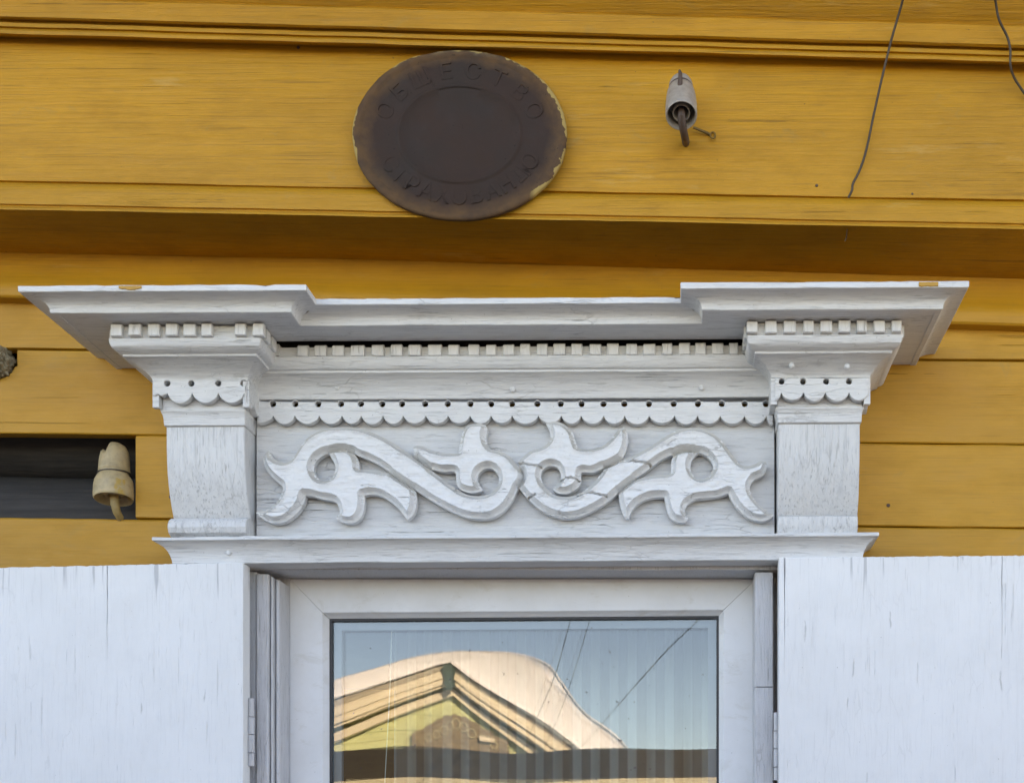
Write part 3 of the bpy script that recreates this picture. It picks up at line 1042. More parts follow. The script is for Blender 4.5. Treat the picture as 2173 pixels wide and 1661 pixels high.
    g = np.column_stack([gx.ravel(), gy.ravel()])
    g = g[inside(g, E)]
    dg = dist(g, E)
    g = g[dg > 2.0]
    # points on the splits give them crisp floors
    extra = []
    for x0, y0, x1, y1 in sp:
        for t in (0.25, 0.75):
            extra.append((x0 + (x1 - x0) * t, y0 + (y1 - y0) * t))
    extra = np.array(extra)
    extra = extra[inside(extra, E)]
    extra = extra[dist(extra, E) > 1.5]
    CW = 11.0
    cre = []
    for l in [ol] + hs:
        a_ = np.array(l)
        tg = np.roll(a_, -1, axis=0) - np.roll(a_, 1, axis=0)
        tg /= (np.linalg.norm(tg, axis=1)[:, None] + 1e-9)
        nm = np.column_stack([-tg[:, 1], tg[:, 0]])
        for sgn in (1, -1):
            q = a_ + nm * sgn * CW
            q = q[inside(q, E)]
            if len(q): cre.append(q[np.abs(dist(q, E) - CW) < 0.5])
    cre = np.vstack(cre)
    cre = cre[dist(cre, sm) > CW - 0.5]
    near = np.array([np.min((cre[:, 0] - p[0]) ** 2 + (cre[:, 1] - p[1]) ** 2) for p in g])
    g = np.vstack([g[near > 1.7 ** 2], cre])
    nb = sum(len(l) for l in [ol] + hs)
    bpts = np.vstack([np.array(l) for l in [ol] + hs])
    allp = np.vstack([bpts, g, extra])
    edges = []
    o = 0
    for l in [ol] + hs:
        edges += [(o + i, o + (i + 1) % len(l)) for i in range(len(l))]
        o += len(l)
    vv, ee, ff, ov, oe, of = geometry.delaunay_2d_cdt([Vector(p) for p in allp], edges, [], 0, 1e-4)
    vp = np.array([(v.x, v.y) for v in vv])
    fc = np.array([vp[list(f)].mean(0) for f in ff])
    keep = inside(fc, E)
    d1 = dist(vp, E)
    d2 = dist(vp, sm)
    d3 = dist(vp, sp)
    # gouged relief: sharp arris, hollow slope up to a flat ridge, shallow flute in the middle of the broad parts
    dd = np.minimum(d1, d2 + 1.0)
    t = np.clip(dd / CW, 0, 1)
    h = 0.0200 + 0.0140 * t - 0.0030 * np.sin(math.pi * t)
    h -= 0.0016 * np.clip((dd - CW) / 5.0, 0, 1)
    h -= 0.0075 * np.exp(-(d2 / 2.4) ** 2)
    h -= 0.010 * np.exp(-(d3 / 1.3) ** 2)
    for i, (x, y) in enumerate(vp):
        h[i] += 0.0016 * noise.noise(Vector((x * 0.045, y * 0.08, 3.0))) + 0.0008 * noise.noise(Vector((x * 0.13, y * 0.3, 9.0)))
    dref = 0.078
    verts = []
    for (x, y), hh in zip(vp, h):
        p = P(x, y, dref)
        verts.append(Vector((p.x, -(0.0551 + hh), p.z)))
    faces = [tuple(f) for f, k in zip(ff, keep) if k]
    # side walls, stopped short of the panel so a dark shadow line shows
    cnt = {}
    for f in faces:
        for i in range(len(f)):
            e = (f[i], f[(i + 1) % len(f)])
            cnt[e] = cnt.get(e, 0) + 1
    bnd = [e for e in cnt if (e[1], e[0]) not in cnt]
    low = {}
    for a, b in bnd:
        for q in (a, b):
            if q not in low:
                low[q] = len(verts)
                verts.append(Vector((verts[q].x, -0.0605, verts[q].z)))
    faces += [(b, a, low[a], low[b]) for a, b in bnd]
    sw = obj('carved_scrollwork', verts, faces, WC, casing, angle=24)
    sw.data.materials.append(white_paint('white_paint_settled_dust', 'x', 6.1, 1.0, 1.0, base=(0.55, 0.525, 0.48), dirt=0.9, chips=1.0, gcol=0.2))
    for p in sw.data.polygons:
        vi = list(p.vertices)
        if max(vi) < len(vp) and p.normal.z > 0.18 and float(np.mean(dd[vi])) < CW - 0.6: p.material_index = 1
    # blocks bridging the gap shaped for that shadow line
    for x, y in ((640, 1010), (760, 1025), (880, 985), (1010, 950), (1040, 1075), (1120, 1000), (1230, 970), (1340, 1000), (1450, 1030), (1580, 1010)):
        p = P(x, y, 0.056)
        lathe('packing', p + Vector((0, 0.002, 0)), (0, -1, 0), [(0.006, 0), (0.006, 0.009)], WC, casing, 10)


ornament()


def ledge():
    xl, xr = wx(-1046.6), wx(366.5)
    path = [(xl, 0.0), (xl, -0.082), (xr, -0.082), (xr, 0.0)]
    prof = [(-0.06, 0.0), (-0.001, 0.0), (0.0005, 0.001), (0.001, 0.006), (0.003, 0.0135), (0.0065, 0.021), (0.0115, 0.0275), (0.018, 0.0325), (0.0235, 0.0352), (0.0255, 0.0356), (0.0262, 0.0365), (0.0262, 0.0408),
            (0.025, 0.042), (-0.06, 0.042)]
    def sh2(v): return Vector((v[0], v[1], v[2] + 0.0062 * (v[0] + 0.30)))
    sweep('ledge_moulding', path, prof, WX_, casing, 0.0007, 0.015, chip=(11, 12), base_z=wz(588), shear=sh2)
    # head board below it, seen edge-on from underneath
    box('head_board', wx(-960), wx(300), 0.002, 0.034, wz(583), wz(640), M['white_jamb'], casing, 0.001)


ledge()


def jambs():
    J = M['white_jamb']
    zb = wz(-1030)
    # left: flat board, a bead, then the reveal
    box('side_board', wx(-893), wx(-868), -0.03, 0.036, zb, wz(574), J, casing, 0.002, 0.0009, axis='z')
    box('side_board', wx(-866.5), wx(-861.5), -0.03, 0.0265, zb, wz(570), J, casing, 0.0015, 0.0009, axis='z')
    box('side_bead', wx(-860), wx(-852), -0.045, 0.016, zb, wz(566), J, casing, 0.003, 0.0007, axis='z')
    box('backing_board', wx(-945), wx(-894.2), -0.03, 0.030, zb, wz(580), J, casing, 0.002, 0.0009, axis='z')
    # right: one board in two lengths
    box('side_board', wx(150), wx(188), -0.045, 0.036, wz(339), wz(583) - 0.005, J, casing, 0.0015, 0.0005, axis='z')
    box('side_board', wx(150.6), wx(188.4), -0.045, 0.0345, zb, wz(337.5), J, casing, 0.0015, 0.0005, axis='z')
    # window box lining behind
    box('lining', wx(-905), wx(-851), -0.12, -0.046, zb, wz(586), J, casing, 0.001, 0.0, axis='z')
    box('lining', wx(156), wx(205), -0.12, -0.046, zb, wz(586), J, casing, 0.001, 0.0, axis='z')
    box('lining', wx(-905), wx(205), -0.12, 0.0, wz(584.5), wz(625), J, casing, 0.001, 0.0004)
    # sill
    box('sill', wx(-960), wx(270), -0.10, 0.10, wz(-1075), wz(-1031), WX_, casing, 0.004)


jambs()

# ------------------------------------------------------------------ the window itself
window = thing('window', (wx(-348), 0.05, wz(-1030)), 'white framed single pane window mirroring a snowy roofed house', 'window')


def win():
    F = M['frame']
    xo0, xo1, zo0, zo1 = wx(-851), wx(158), wz(-1030), wz(583.5)
    # inner edges taken from the photo: the sash hangs slightly out of square
    prof = [(-0.10, 0.0), (-0.047, 0.0), (-0.046, 0.001), (-0.0465, 0.0605), (-0.0475, 0.0618), (-0.049, 0.0622), (-0.0585, 0.0685), (-0.0605, 0.0700), (-0.075, 0.0702), (-0.10, 0.0702)]
    # (d, distance in from the outer edge), mitred members with a hair gap
    corners = [(xo0, zo1), (xo1, zo1), (xo1, zo0), (xo0, zo0)]
    inn = [(1, -1), (-1, -1), (-1, 1), (1, 1)]
    names = ['top_rail', 'stile', 'bottom_rail', 'stile']
    rot = 0.0075
    def tw(v): return Vector((v[0], v[1], v[2] + rot * (v[0] + 0.35) * min(1.0, max(0.0, (zo1 - v[2]) / 0.06))))
    for i in range(4):
        a, b = corners[i], corners[(i + 1) % 4]
        ia, ib = inn[i], inn[(i + 1) % 4]
        along = Vector((b[0] - a[0], 0, b[1] - a[1])).normalized()
        rings = []
        N_ = 24
        for k in range(N_ + 1):
            t = k / N_
            ring = []
            for d, w in prof:
                pa = Vector((a[0] + ia[0] * w, -d, a[1] + ia[1] * w)) + along * 0.0004
                pb = Vector((b[0] + ib[0] * w, -d, b[1] + ib[1] * w)) - along * 0.0004
                ring.append(tw(pa.lerp(pb, t)))
            rings.append(ring)
        loft(names[i], rings, F, window, 0.0002)
    gx0, gx1, gz0, gz1 = xo0 + 0.070, xo1 - 0.0702, zo0 + 0.07, zo1 - 0.0702

    def ringframe(nm, w0, w1, d0, d1, mat):
        for i, (xa, xb, za, zb) in enumerate(((gx0 + w0, gx1 - w0, gz1 - w1, gz1 - w0), (gx0 + w0, gx1 - w0, gz0 + w0, gz0 + w1), (gx0 + w0, gx0 + w1, gz0 + w1, gz1 - w1), (gx1 - w1, gx1 - w0, gz0 + w1, gz1 - w1))):
            v = [tw(Vector((x, -d, z))) for x in (xa, xb) for d in (d0, d1) for z in (za, zb)]
            f = [(0, 1, 3, 2), (4, 6, 7, 5), (0, 4, 5, 1), (2, 3, 7, 6), (0, 2, 6, 4), (1, 5, 7, 3)]
            obj(nm, v, f, mat, window, smooth=False)
    ringframe('gasket', -0.002, 0.0042, -0.0700, -0.0632, M['rubber'])
    ringframe('spacer', 0.004, 0.020, -0.0885, -0.0745, M['spacer'])

    # glass: mirrors the street, and lets the room show through
    t = NT('window_glass')
    nd = t.t
    for x in (t.b,): nd.nodes.remove(x)
    tr = t.n('ShaderNodeBsdfTransparent', Color=(0.80, 0.86, 0.86, 1))
    gl = t.n('ShaderNodeBsdfGlossy', Color=(1, 1, 1, 1), Roughness=0.0)
    fr = t.n('ShaderNodeFresnel', IOR=1.62)
    mx = t.n('ShaderNodeMixShader')
    nd.links.new(t.math('MULTIPLY', fr.outputs[0], 1.35), mx.inputs[0])
    nd.links.new(tr.outputs[0], mx.inputs[1])
    nd.links.new(gl.outputs[0], mx.inputs[2])
    # dust and fly specks on the outside
    co = t.coord()
    sp = t.math('MULTIPLY', t.rng(t.noise(co, 95.0, 2, 0.5), 0.73, 0.76), 0.75)
    df = t.n('ShaderNodeBsdfDiffuse', Color=(0.16, 0.15, 0.14, 1))
    mx2 = t.n('ShaderNodeMixShader')
    film = t.rng(t.noise(co, 6.0, 6, 0.6), 0.4, 0.75, 0.0, 0.05)
    nd.links.new(t.math('MAXIMUM', sp, film), mx2.inputs[0])
    nd.links.new(mx.outputs[0], mx2.inputs[1])
    nd.links.new(df.outputs[0], mx2.inputs[2])
    nd.links.new(mx2.outputs[0], t.out.inputs[0])
    gm = t.m

    t = NT('inner_glass')
    nd = t.t
    nd.nodes.remove(t.b)
    tr = t.n('ShaderNodeBsdfTransparent', Color=(0.86, 0.90, 0.89, 1))
    gl = t.n('ShaderNodeBsdfGlossy', Color=(1, 1, 1, 1), Roughness=0.0)
    mx = t.n('ShaderNodeMixShader', Fac=0.035)
    nd.links.new(tr.outputs[0], mx.inputs[1])
    nd.links.new(gl.outputs[0], mx.inputs[2])
    nd.links.new(mx.outputs[0], t.out.inputs[0])
    gm2 = t.m

    def pane(nm, d, tilt, amp, mat):
        NX, NZ = 60, 60
        v, f = [], []
        for i in range(NX + 1):
            for j in range(NZ + 1):
                x = gx0 + 0.001 + (gx1 - gx0 - 0.002) * i / NX
                z = gz0 + 0.001 + (gz1 - gz0 - 0.002) * j / NZ
                y = -d + amp * noise.noise(Vector((x * 4.6, z * 3.6, 4.0))) + tilt * (x + 0.3)
                v.append((x, y, z))
        for i in range(NX):
            for j in range(NZ):
                k = i * (NZ + 1) + j
                f.append((k, k + NZ + 1, k + NZ + 2, k + 1))
        return obj(nm, v, f, mat, window, angle=80)
    pane('pane', -0.0715, 0.0, 0.00042, gm)
    pane('pane', -0.0905, 0.0014, 0.0001, gm2)


win()

# striped net curtain and a light cord behind the glass
def curtain():
    t = NT('striped_net_curtain')
    co = t.coord()
    sx = t.n('ShaderNodeSeparateXYZ', Vector=co).outputs[0]
    w = t.math('SINE', t.math('MULTIPLY', sx, 2 * math.pi / 0.039))
    st = t.rng(w, -0.25, 0.35)
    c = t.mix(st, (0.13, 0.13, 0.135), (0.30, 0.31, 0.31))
    m = t.done(c, 0.9, t.bump(t.noise(t.mapping(co, (1, 1, 0.1)), 120.0, 3), 0.0006))
    x0, x1, z0, z1 = wx(-700), wx(150), wz(-1000), wz(560)
    n = 220
    v, f = [], []
    for i in range(n + 1):
        x = x0 + (x1 - x0) * i / n
        y = 0.34 + 0.012 * math.sin(x * 2 * math.pi / 0.085) + 0.008 * math.sin(x * 31 + 1)
        for y_ in (y, y + 0.0015):
            v += [(x, y_, z0), (x, y_, z1)]
    for i in range(n):
        k = i * 4
        f += [(k, k + 4, k + 5, k + 1), (k + 2, k + 3, k + 7, k + 6)]
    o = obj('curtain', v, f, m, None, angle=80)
    tag(o, 'pale striped curtain hanging behind the window pane', 'curtain')
    a, b = P(833, 1325, -0.11), P(812, 1760, -0.11)
    o = tube('blind_cord', [a + Vector((0, 0, 0.05)), a.lerp(b, 0.3) + Vector((0.001, 0, 0)), a.lerp(b, 0.7), b, b + Vector((0, 0, -0.3))], 0.0011, plain('cord', (0.7, 0.66, 0.55), 0.8), None, 6)
    tag(o, 'thin pale cord hanging just inside the window glass', 'cord')


curtain()

# ------------------------------------------------------------------ shutters folded back on the wall
def shutter(px0, px1, ytl, ytr, label, seed, hinge_side):
    base = P((px0 + px1) / 2, 1200, 0.06)
    base.z = wz(-1025)
    sh_ = thing('shutter', base, label, 'shutter', 'window shutters folded back against the wall')
    t = white_paint('white_shutter_paint_%d' % int(seed), 'z', seed, 0.16, 0.5, base=(0.74, 0.74, 0.735), dirt=0.42, chips=0.9, gcol=0.11, marks=0.42, relief=0.7, topz=P(0, ytl * 0.4 + ytr * 0.6, 0.095).z)
    dF, dB = 0.095, 0.060
    x0, x1 = P(px0, 1300, dF).x, P(px1, 1300, dF).x
    zl, zr = P(px0, ytl, dF).z, P(px1, ytr, dF).z
    # boards glued edge to edge; the joints barely show
    cuts = [0.0, 0.24 + 0.1 * random.random(), 0.52, 0.78, 1.0]
    cuts = [0.0, 0.446, 1.0] if seed == 21 else [0.0, 0.022, 0.865, 1.0]
    for i in range(len(cuts) - 1):
        a, b = x0 + (x1 - x0) * cuts[i], x0 + (x1 - x0) * cuts[i + 1]
        n = max(3, int((b - a) / 0.006))
        rows = 40
        verts, faces = [], []
        zb = wz(-1025)
        off = random.uniform(-0.0005, 0.0005)
        sa, sb = i == 0, i == len(cuts) - 2            # outer edges are eased, glued joints are not
        xs = [a] + [a + 0.0008 + (b - a - 0.0016) * k / n for k in range(n + 1)] + [b]
        off = 0.0
        for k, x in enumerate(xs):
            f = (x - x0) / (x1 - x0)
            zt = zl + (zr - zl) * f
            zt += 0.0012 * noise.noise(Vector((x * 45, seed, 0))) + 0.0014 * noise.noise(Vector((x * 130, seed, 4))) + 0.0009 * noise.noise(Vector((x * 330, seed, 8)))
            edge = (k == 0, k == len(xs) - 1)
            e = 0.0011 if (edge[0] and sa) or (edge[1] and sb) else 0.0
            for j in range(rows + 1):
                tt = (j / rows) ** 1.8
                z = zt - (zt - zb) * tt
                y = -(dF - e - (0.0012 if j == 0 else 0) + off)
                wob = 0.0007 * noise.noise(Vector((x * 9, z * 2.5, seed))) + 0.00035 * noise.noise(Vector((x * 60, z * 6, seed)))
                ww = x
                if e > 0: ww += 0.0009 * noise.noise(Vector((z * 40, seed, 2)))
                elif edge[0] or edge[1]:          # the joint has opened from the top
                    wv = 0.0022 * noise.noise(Vector((z * 22, seed, 6))) + 0.0008 * noise.noise(Vector((z * 90, seed, 6)))
                    gap = 0.00095 * max(0.0, 1 - (zt - z) / 0.20) * (0.75 + 0.5 * noise.noise(Vector((z * 60, seed, 9)))) + 0.00004
                    ww += wv + (gap if edge[0] else -gap)
                verts.append(Vector((ww, y - wob, z)))
            verts.append(Vector((xs[k], -dB, zb)))
            verts.append(Vector((xs[k], -dB, zt)))
        c = rows + 3
        for k in range(len(xs) - 1):
            for j in range(c):
                j2 = (j + 1) % c
                faces.append((k * c + j, (k + 1) * c + j, (k + 1) * c + j2, k * c + j2))
        faces.append(tuple(range(c)))
        faces.append(tuple((len(xs) - 1) * c + j for j in range(c)))
        obj('board', verts, faces, t, sh_, angle=30)
    # knuckle hinges at the window side
    J = M['white_jamb']
    xh = (x1 + 0.0045) if hinge_side == 'r' else (x0 - 0.0035)
    rr = 0.006 if hinge_side == 'r' else 0.0042
    for zc in ((wz(234), wz(-700)) if hinge_side == 'r' else (wz(205), wz(-700))):
        h = tube('hinge', [(xh, -0.066, zc + 0.066), (xh, -0.066, zc + 0.0335)], rr * 0.9, J, sh_, 12)
        tube('knuckle', [(xh, -0.066, zc + 0.032), (xh, -0.066, zc + 0.002)], rr, J, h, 12)
        tube('knuckle', [(xh, -0.066, zc + 0.0005), (xh, -0.066, zc - 0.031)], rr, J, h, 12)
        tube('knuckle', [(xh, -0.066, zc - 0.0325), (xh, -0.066, zc - 0.055)], rr * 0.9, J, h, 12)
    return sh_


shutter(-5, 516, 1204, 1192.5, 'white plank shutter left of the window, long crack running from its top edge', 21, 'r')
shutter(1653, 2200, 1182.5, 1178, 'white plank shutter right of the window, flaking paint and a dark gap at its hinges', 34, 'l')

# ------------------------------------------------------------------ oval metal plaque on the frieze
def plaque():
    t = NT('dark_rusted_tin')
    co = t.coord()
    c0 = P(975, 286, 0.183)
    mp = t.mapping(co, (1, 1, 1), tuple(-c0))
    sc = t.n('ShaderNodeVectorMath', {'operation': 'MULTIPLY'})
    t.set(sc.inputs[0], mp)
    a, b = 228 / S * (D - 0.183) / D, 183 / S * (D - 0.183) / D
    sc.inputs[1].default_value = (1 / a, 0, 1 / b)
    ln = t.n('ShaderNodeVectorMath', {'operation': 'LENGTH'})
    t.set(ln.inputs[0], sc.outputs[0])
    rad = t.math('ADD', ln.outputs['Value'], t.rng(t.noise(co, 26.0, 5, 0.6), 0.2, 0.8, -0.06, 0.06))
    n1 = t.noise(co, 34.0, 6, 0.62)
    n2 = t.noise(co, 9.0, 4, 0.6)
    c = t.mix(t.rng(n2, 0.4, 0.65), (0.038, 0.021, 0.016), (0.030, 0.022, 0.019))
    c = t.mix(t.rng(n1, 0.45, 0.8, 0.0, 0.5), c, (0.044, 0.030, 0.024))
    rust = t.math('MULTIPLY', t.rng(rad, 0.80, 0.93), t.rng(n1, 0.30, 0.6, 0.25, 1.0))
    c = t.mix(t.math('MULTIPLY', rust, 0.8), c, (0.125, 0.066, 0.030))
    # flaked yellow paint left along the rim, mostly at the right
    sx = t.n('ShaderNodeSeparateXYZ', Vector=sc.outputs[0])
    side = t.rng(sx.outputs[0], 0.55, 0.95)
    side2 = t.rng(sx.outputs[0], -0.93, -0.99)
    top = t.math('MULTIPLY', t.rng(sx.outputs[2], 0.72, 0.85), 0.8)
    who = t.math('MAXIMUM', t.math('MAXIMUM', side, side2), top)
    edge = t.math('ADD', ln.outputs['Value'], t.rng(t.noise(co, 40.0, 4, 0.6), 0.3, 0.7, -0.035, 0.035))
    fl = t.math('MULTIPLY', t.rng(edge, 0.978, 0.985), t.rng(who, 0.25, 0.4))
    c = t.mix(t.math('MULTIPLY', fl, 0.8), c, (0.42, 0.29, 0.10))
    sm = t.math('MULTIPLY', t.rng(edge, 0.93, 0.97), t.math('MULTIPLY', top, t.rng(t.noise(co, 30.0, 6, 0.7), 0.45, 0.6)))
    c = t.mix(t.math('MULTIPLY', sm, 0.6), c, (0.17, 0.13, 0.075))
    pit = t.rng(t.noise(co, 150.0, 2), 0.73, 0.76)
    c = t.mix(pit, c, (0.008, 0.007, 0.007))
    m = t.done(c, t.rng(n1, 0.3, 0.7, 0.68, 0.88), t.bump(t.noise(co, 48.0, 6, 0.68), 0.0016, 0.8), Specular_IOR_Level=0.25)
    pq = thing('plaque', P(975, 284, 0.172), 'oval dark rusted metal plaque with worn embossed lettering on the yellow frieze', 'plaque')
    n = 96
    prof = [(1.0, 0.000), (1.0, 0.005), (0.992, 0.0068), (0.965, 0.0080), (0.935, 0.0074), (0.915, 0.0056), (0.895, 0.0048), (0.75, 0.0060), (0.605, 0.0070), (0.585, 0.0074), (0.572, 0.0096), (0.558, 0.0096), (0.545, 0.0074), (0.40, 0.0080), (0.2, 0.0086), (0.0, 0.0088)]
    cx, cz = c0.x, c0.z
    verts, faces = [], []
    for k, (r, h) in enumerate(prof):
        for i in range(n):
            an = 2 * math.pi * i / n
            ir = 1 + (0.006 * noise.noise(Vector((math.cos(an) * 3, math.sin(an) * 3, 1))) + 0.005 * noise.noise(Vector((math.cos(an) * 14, math.sin(an) * 14, 5)))) * (1 if r > 0.9 else 0.2)
            sq = 0.985 if math.sin(an) > 0.93 else 1.0
            x = cx + a * r * ir * math.cos(an)
            z = cz + b * r * ir * math.sin(an) * sq
            tilt = 0.004 * max(0, -(z - cz) / b) + 0.0012 * noise.noise(Vector((x * 20, z * 20, 0)))
            verts.append(Vector((x, -(0.1765 + h + tilt), z)))
    for k in range(len(prof) - 1):
        for i in range(n):
            j = (i + 1) % n
            faces.append((k * n + i, k * n + j, (k + 1) * n + j, (k + 1) * n + i))
    obj('disc', verts, faces, m, pq, angle=50)
    # worn raised letters round the rim: the photo leaves only traces legible
    def letters(txt, r0, ang0, ang1, size, flip):
        k = len(txt)
        for i, chx in enumerate(txt):
            if chx == ' ': continue
            an = math.radians(ang0 + (ang1 - ang0) * (i / (k - 1) if k > 1 else 0))
            cu = bpy.data.curves.new('t', 'FONT')
            cu.body = chx
            cu.size = size
            cu.align_x = 'CENTER'
            cu.align_y = 'CENTER'
            cu.extrude = 0.0008
            cu.bevel_depth = 0.0004
            cu.bevel_resolution = 1
            ob = bpy.data.objects.new('t', cu)
            COL.objects.link(ob)
            dg = bpy.context.evaluated_depsgraph_get()
            me = bpy.data.meshes.new_from_object(ob.evaluated_get(dg))
            px_, pz_ = cx + a * r0 * math.cos(an), cz + b * r0 * math.sin(an)
            nx, nz = math.cos(an) / a, math.sin(an) / b
            ro = math.atan2(nz, nx) - math.pi / 2 + (math.pi if flip else 0)
            V, Fc = [], []
            for v in me.vertices:
                x = v.co.x * math.cos(ro) - v.co.y * math.sin(ro)
                z = v.co.x * math.sin(ro) + v.co.y * math.cos(ro)
                zz = pz_ + z
                tilt = 0.004 * max(0, -(zz - cz) / b)
                V.append(Vector((px_ + x, -(0.1765 + 0.0060 + tilt + v.co.z + (0.0015 if r0 < 0.3 else 0)), zz)))
            for p in me.polygons: Fc.append(tuple(p.vertices))
            obj('letter', V, Fc, m, pq, angle=40)
            bpy.data.objects.remove(ob)
            bpy.data.meshes.remove(me)
            bpy.data.curves.remove(cu)
    letters('ОБЩЕСТВО', 0.735, 158, 22, 0.040, False)
    letters('СТРАХОВАНІЮ', 0.735, 208, 332, 0.039, True)


plaque()

# ------------------------------------------------------------------ porcelain insulators
def porcelain(name, patch=None, tone=(0.46, 0.345, 0.19)):
    t = NT(name)
    co = t.coord()
    n1 = t.noise(co, 60.0, 6, 0.62)
    c = t.mix(t.rng(n1, 0.4, 0.75), tone, tuple(0.6 * v for v in tone))
    c = t.mix(t.rng(t.noise(co, 18.0, 4), 0.5, 0.7, 0.0, 0.6), c, (0.33, 0.28, 0.22))
    if patch:
        s = t.n('ShaderNodeSeparateXYZ', Vector=co)
        wv = t.rng(t.noise(co, 55.0, 3), 0.3, 0.7, -0.004, 0.004)
        xw = t.math('ADD', s.outputs[0], wv)
        m1 = t.math('MULTIPLY', t.rng(xw, patch[0] - 0.002, patch[0] + 0.002), t.rng(xw, patch[1] + 0.002, patch[1] - 0.002))
        m2 = t.math('MULTIPLY', t.math('GREATER_THAN', s.outputs[2], patch[2]), t.math('LESS_THAN', s.outputs[2], t.math('ADD', patch[3], t.rng(n1, 0.3, 0.7, -0.003, 0.003))))
        c = t.mix(t.math('MULTIPLY', t.math('MULTIPLY', m1, m2), t.rng(t.noise(co, 90.0, 4, 0.7), 0.36, 0.52, 0.0, 0.85)), c, (0.46, 0.27, 0.04))
    return t.done(c, t.rng(n1, 0.3, 0.7, 0.35, 0.6), t.bump(n1, 0.0004))


def insulators():
    # 1. hanging on the frieze, its open end tipped out towards the street
    ax = Vector((0.012, -0.47, -0.88)).normalized()
    LN = 1.44
    mouth = P(1446, 245, 0.238)
    top = mouth - ax * 0.0605 * LN
    ins = thing('porcelain_insulator', top, 'greyish porcelain insulator on a rusty pin fixed to the yellow frieze', 'insulator', 'porcelain insulators on the house wall')
    prof = [(0.002, -0.004), (0.012, -0.004), (0.0175, -0.001), (0.0200, 0.004), (0.0208, 0.009), (0.0195, 0.0115), (0.0195, 0.0135), (0.0220, 0.0155), (0.0237, 0.021), (0.0252, 0.030), (0.0262, 0.042), (0.0265, 0.058), (0.0262, 0.0605), (0.0248, 0.0615),
            (0.0232, 0.0605), (0.0226, 0.055), (0.0215, 0.040), (0.0160, 0.038), (0.0152, 0.042), (0.0150, 0.0565), (0.0142, 0.0575), (0.0125, 0.0565), (0.0120, 0.040), (0.009, 0.036)]
    prof = [(r_, h_ * LN) for r_, h_ in prof]
    lathe('shell', top, ax, prof, porcelain('greyish_porcelain', None, (0.33, 0.29, 0.25)), ins, 40)
    e = mouth + ax * 0.006
    tube('pin', [mouth - ax * 0.03, e, P(1450, 275, 0.228), P(1453, 290, 0.208), P(1455, 300, 0.182), P(1455.5, 304, 0.158)],
         [0.0065, 0.0066, 0.0066, 0.0067, 0.0066, 0.0064], M['iron'], ins, 12)
    k = top + ax * 0.0125 * LN
    side = Vector((0, -ax.z, ax.y)).normalized() * -1
    tie = [k + (Vector((math.cos(q), 0, 0)) + side * math.sin(q)) * 0.0202 for q in [2 * math.pi * i / 24 for i in range(25)]]
    tube('tie_wire', tie, 0.0013, M['iron'], ins, 6)
    h = k + side * 0.021
    h = h + Vector((0, -0.012, 0))
    w0 = P(1443, 188, -h.y)
    tube('wire_end', [w0 + Vector((-0.006, 0.004, -0.003)), w0, P(1443, 178, -h.y + 0.003), P(1444, 166, -h.y + 0.004), P(1443.5, 156, -h.y + 0.002), P(1442, 150, -h.y)],
         [0.0036, 0.0046, 0.0042, 0.0036, 0.0034, 0.002], M['iron'], ins, 10)
    # painted-over screw eye beside it
    p = P(1509, 288, 0.164)
    q = P(1471, 268, 0.176)
    se = thing('screw_eye', p, 'small yellow painted screw eye below the frieze insulator', 'screw eye')
    tube('shank', [q + Vector((0, 0.004, 0.0)), p + Vector((-0.006, 0.0, 0.004)), p + Vector((-0.001, 0, 0.001))], 0.0022, M['eye'], se, 8)
    ey = [p + Vector((0.003 + 0.0042 * math.cos(q_), -0.001 + 0.002 * math.sin(q_), 0.0065 * math.sin(q_))) for q_ in [2 * math.pi * i / 18 for i in range(19)]]
    tube('eye', ey, 0.0014, M['eye'], se, 6)

    # 2. standing in the gap of the boards at the left
    bot = P(241, 1058, 0.008)
    ax = Vector((-0.035, 0.13, 1)).normalized()
    s = 1.0
    ins = thing('porcelain_insulator', bot, 'cream porcelain insulator with a notched cap standing in the dark gap between boards', 'insulator', 'porcelain insulators on the house wall')
    prof = [(0.010, 0.030), (0.0105, 0.006), (0.0135, 0.004), (0.022, 0.010), (0.0305, 0.004), (0.0322, 0.0), (0.0345, -0.0015), (0.0362, 0.001), (0.0365, 0.006), (0.0362, 0.022), (0.0345, 0.032), (0.0305, 0.040), (0.0275, 0.0435), (0.0262, 0.0465), (0.0268, 0.0485), (0.0283, 0.0500), (0.0285, 0.0520),
            (0.0280, 0.056), (0.0275, 0.068), (0.0265, 0.080), (0.0245, 0.089), (0.0205, 0.0965), (0.0135, 0.101), (0.006, 0.1025), (0.001, 0.103)]
    prof = [(r_ * 0.97, h_ * 1.03) for r_, h_ in prof]
    def notch(v, r_, h_, dirv):
        if h_ > 0.078:
            rel = (v - bot - ax * h_)
            a_ = rel.x + 0.010
            cut = max(0.0, 1 - abs(a_) / 0.0095)
            v = v - ax * (cut * 0.017 * min(1.0, (h_ - 0.078) / 0.012))
            if rel.x < -0.012: v = v - ax * 0.004
        return v
    lathe('shell', bot, ax, prof, porcelain('cream_porcelain', (bot.x + 0.0165, bot.x + 0.0275, bot.z + 0.0005, bot.z + 0.031)), ins, 56, notch)
    k = bot + ax * 0.0483
    tube('tie_wire', [k + Vector((math.cos(q_), math.sin(q_), 0.03 * math.cos(q_))) * 0.0279 for q_ in [2 * math.pi * i / 24 for i in range(25)]], 0.0014, M['wire'], ins, 6)
    tube('pin', [bot + ax * 0.02, bot + Vector((0.004, -0.004, -0.010)), bot + Vector((0.0075, -0.003, -0.026)), bot + Vector((0.008, 0.010, -0.033))], [0.008, 0.0078, 0.0072, 0.007],
         plain('painted_pin', (0.42, 0.28, 0.10), 0.6, 0.5, 80.0, c2=(0.25, 0.16, 0.06)), ins, 12)


insulators()


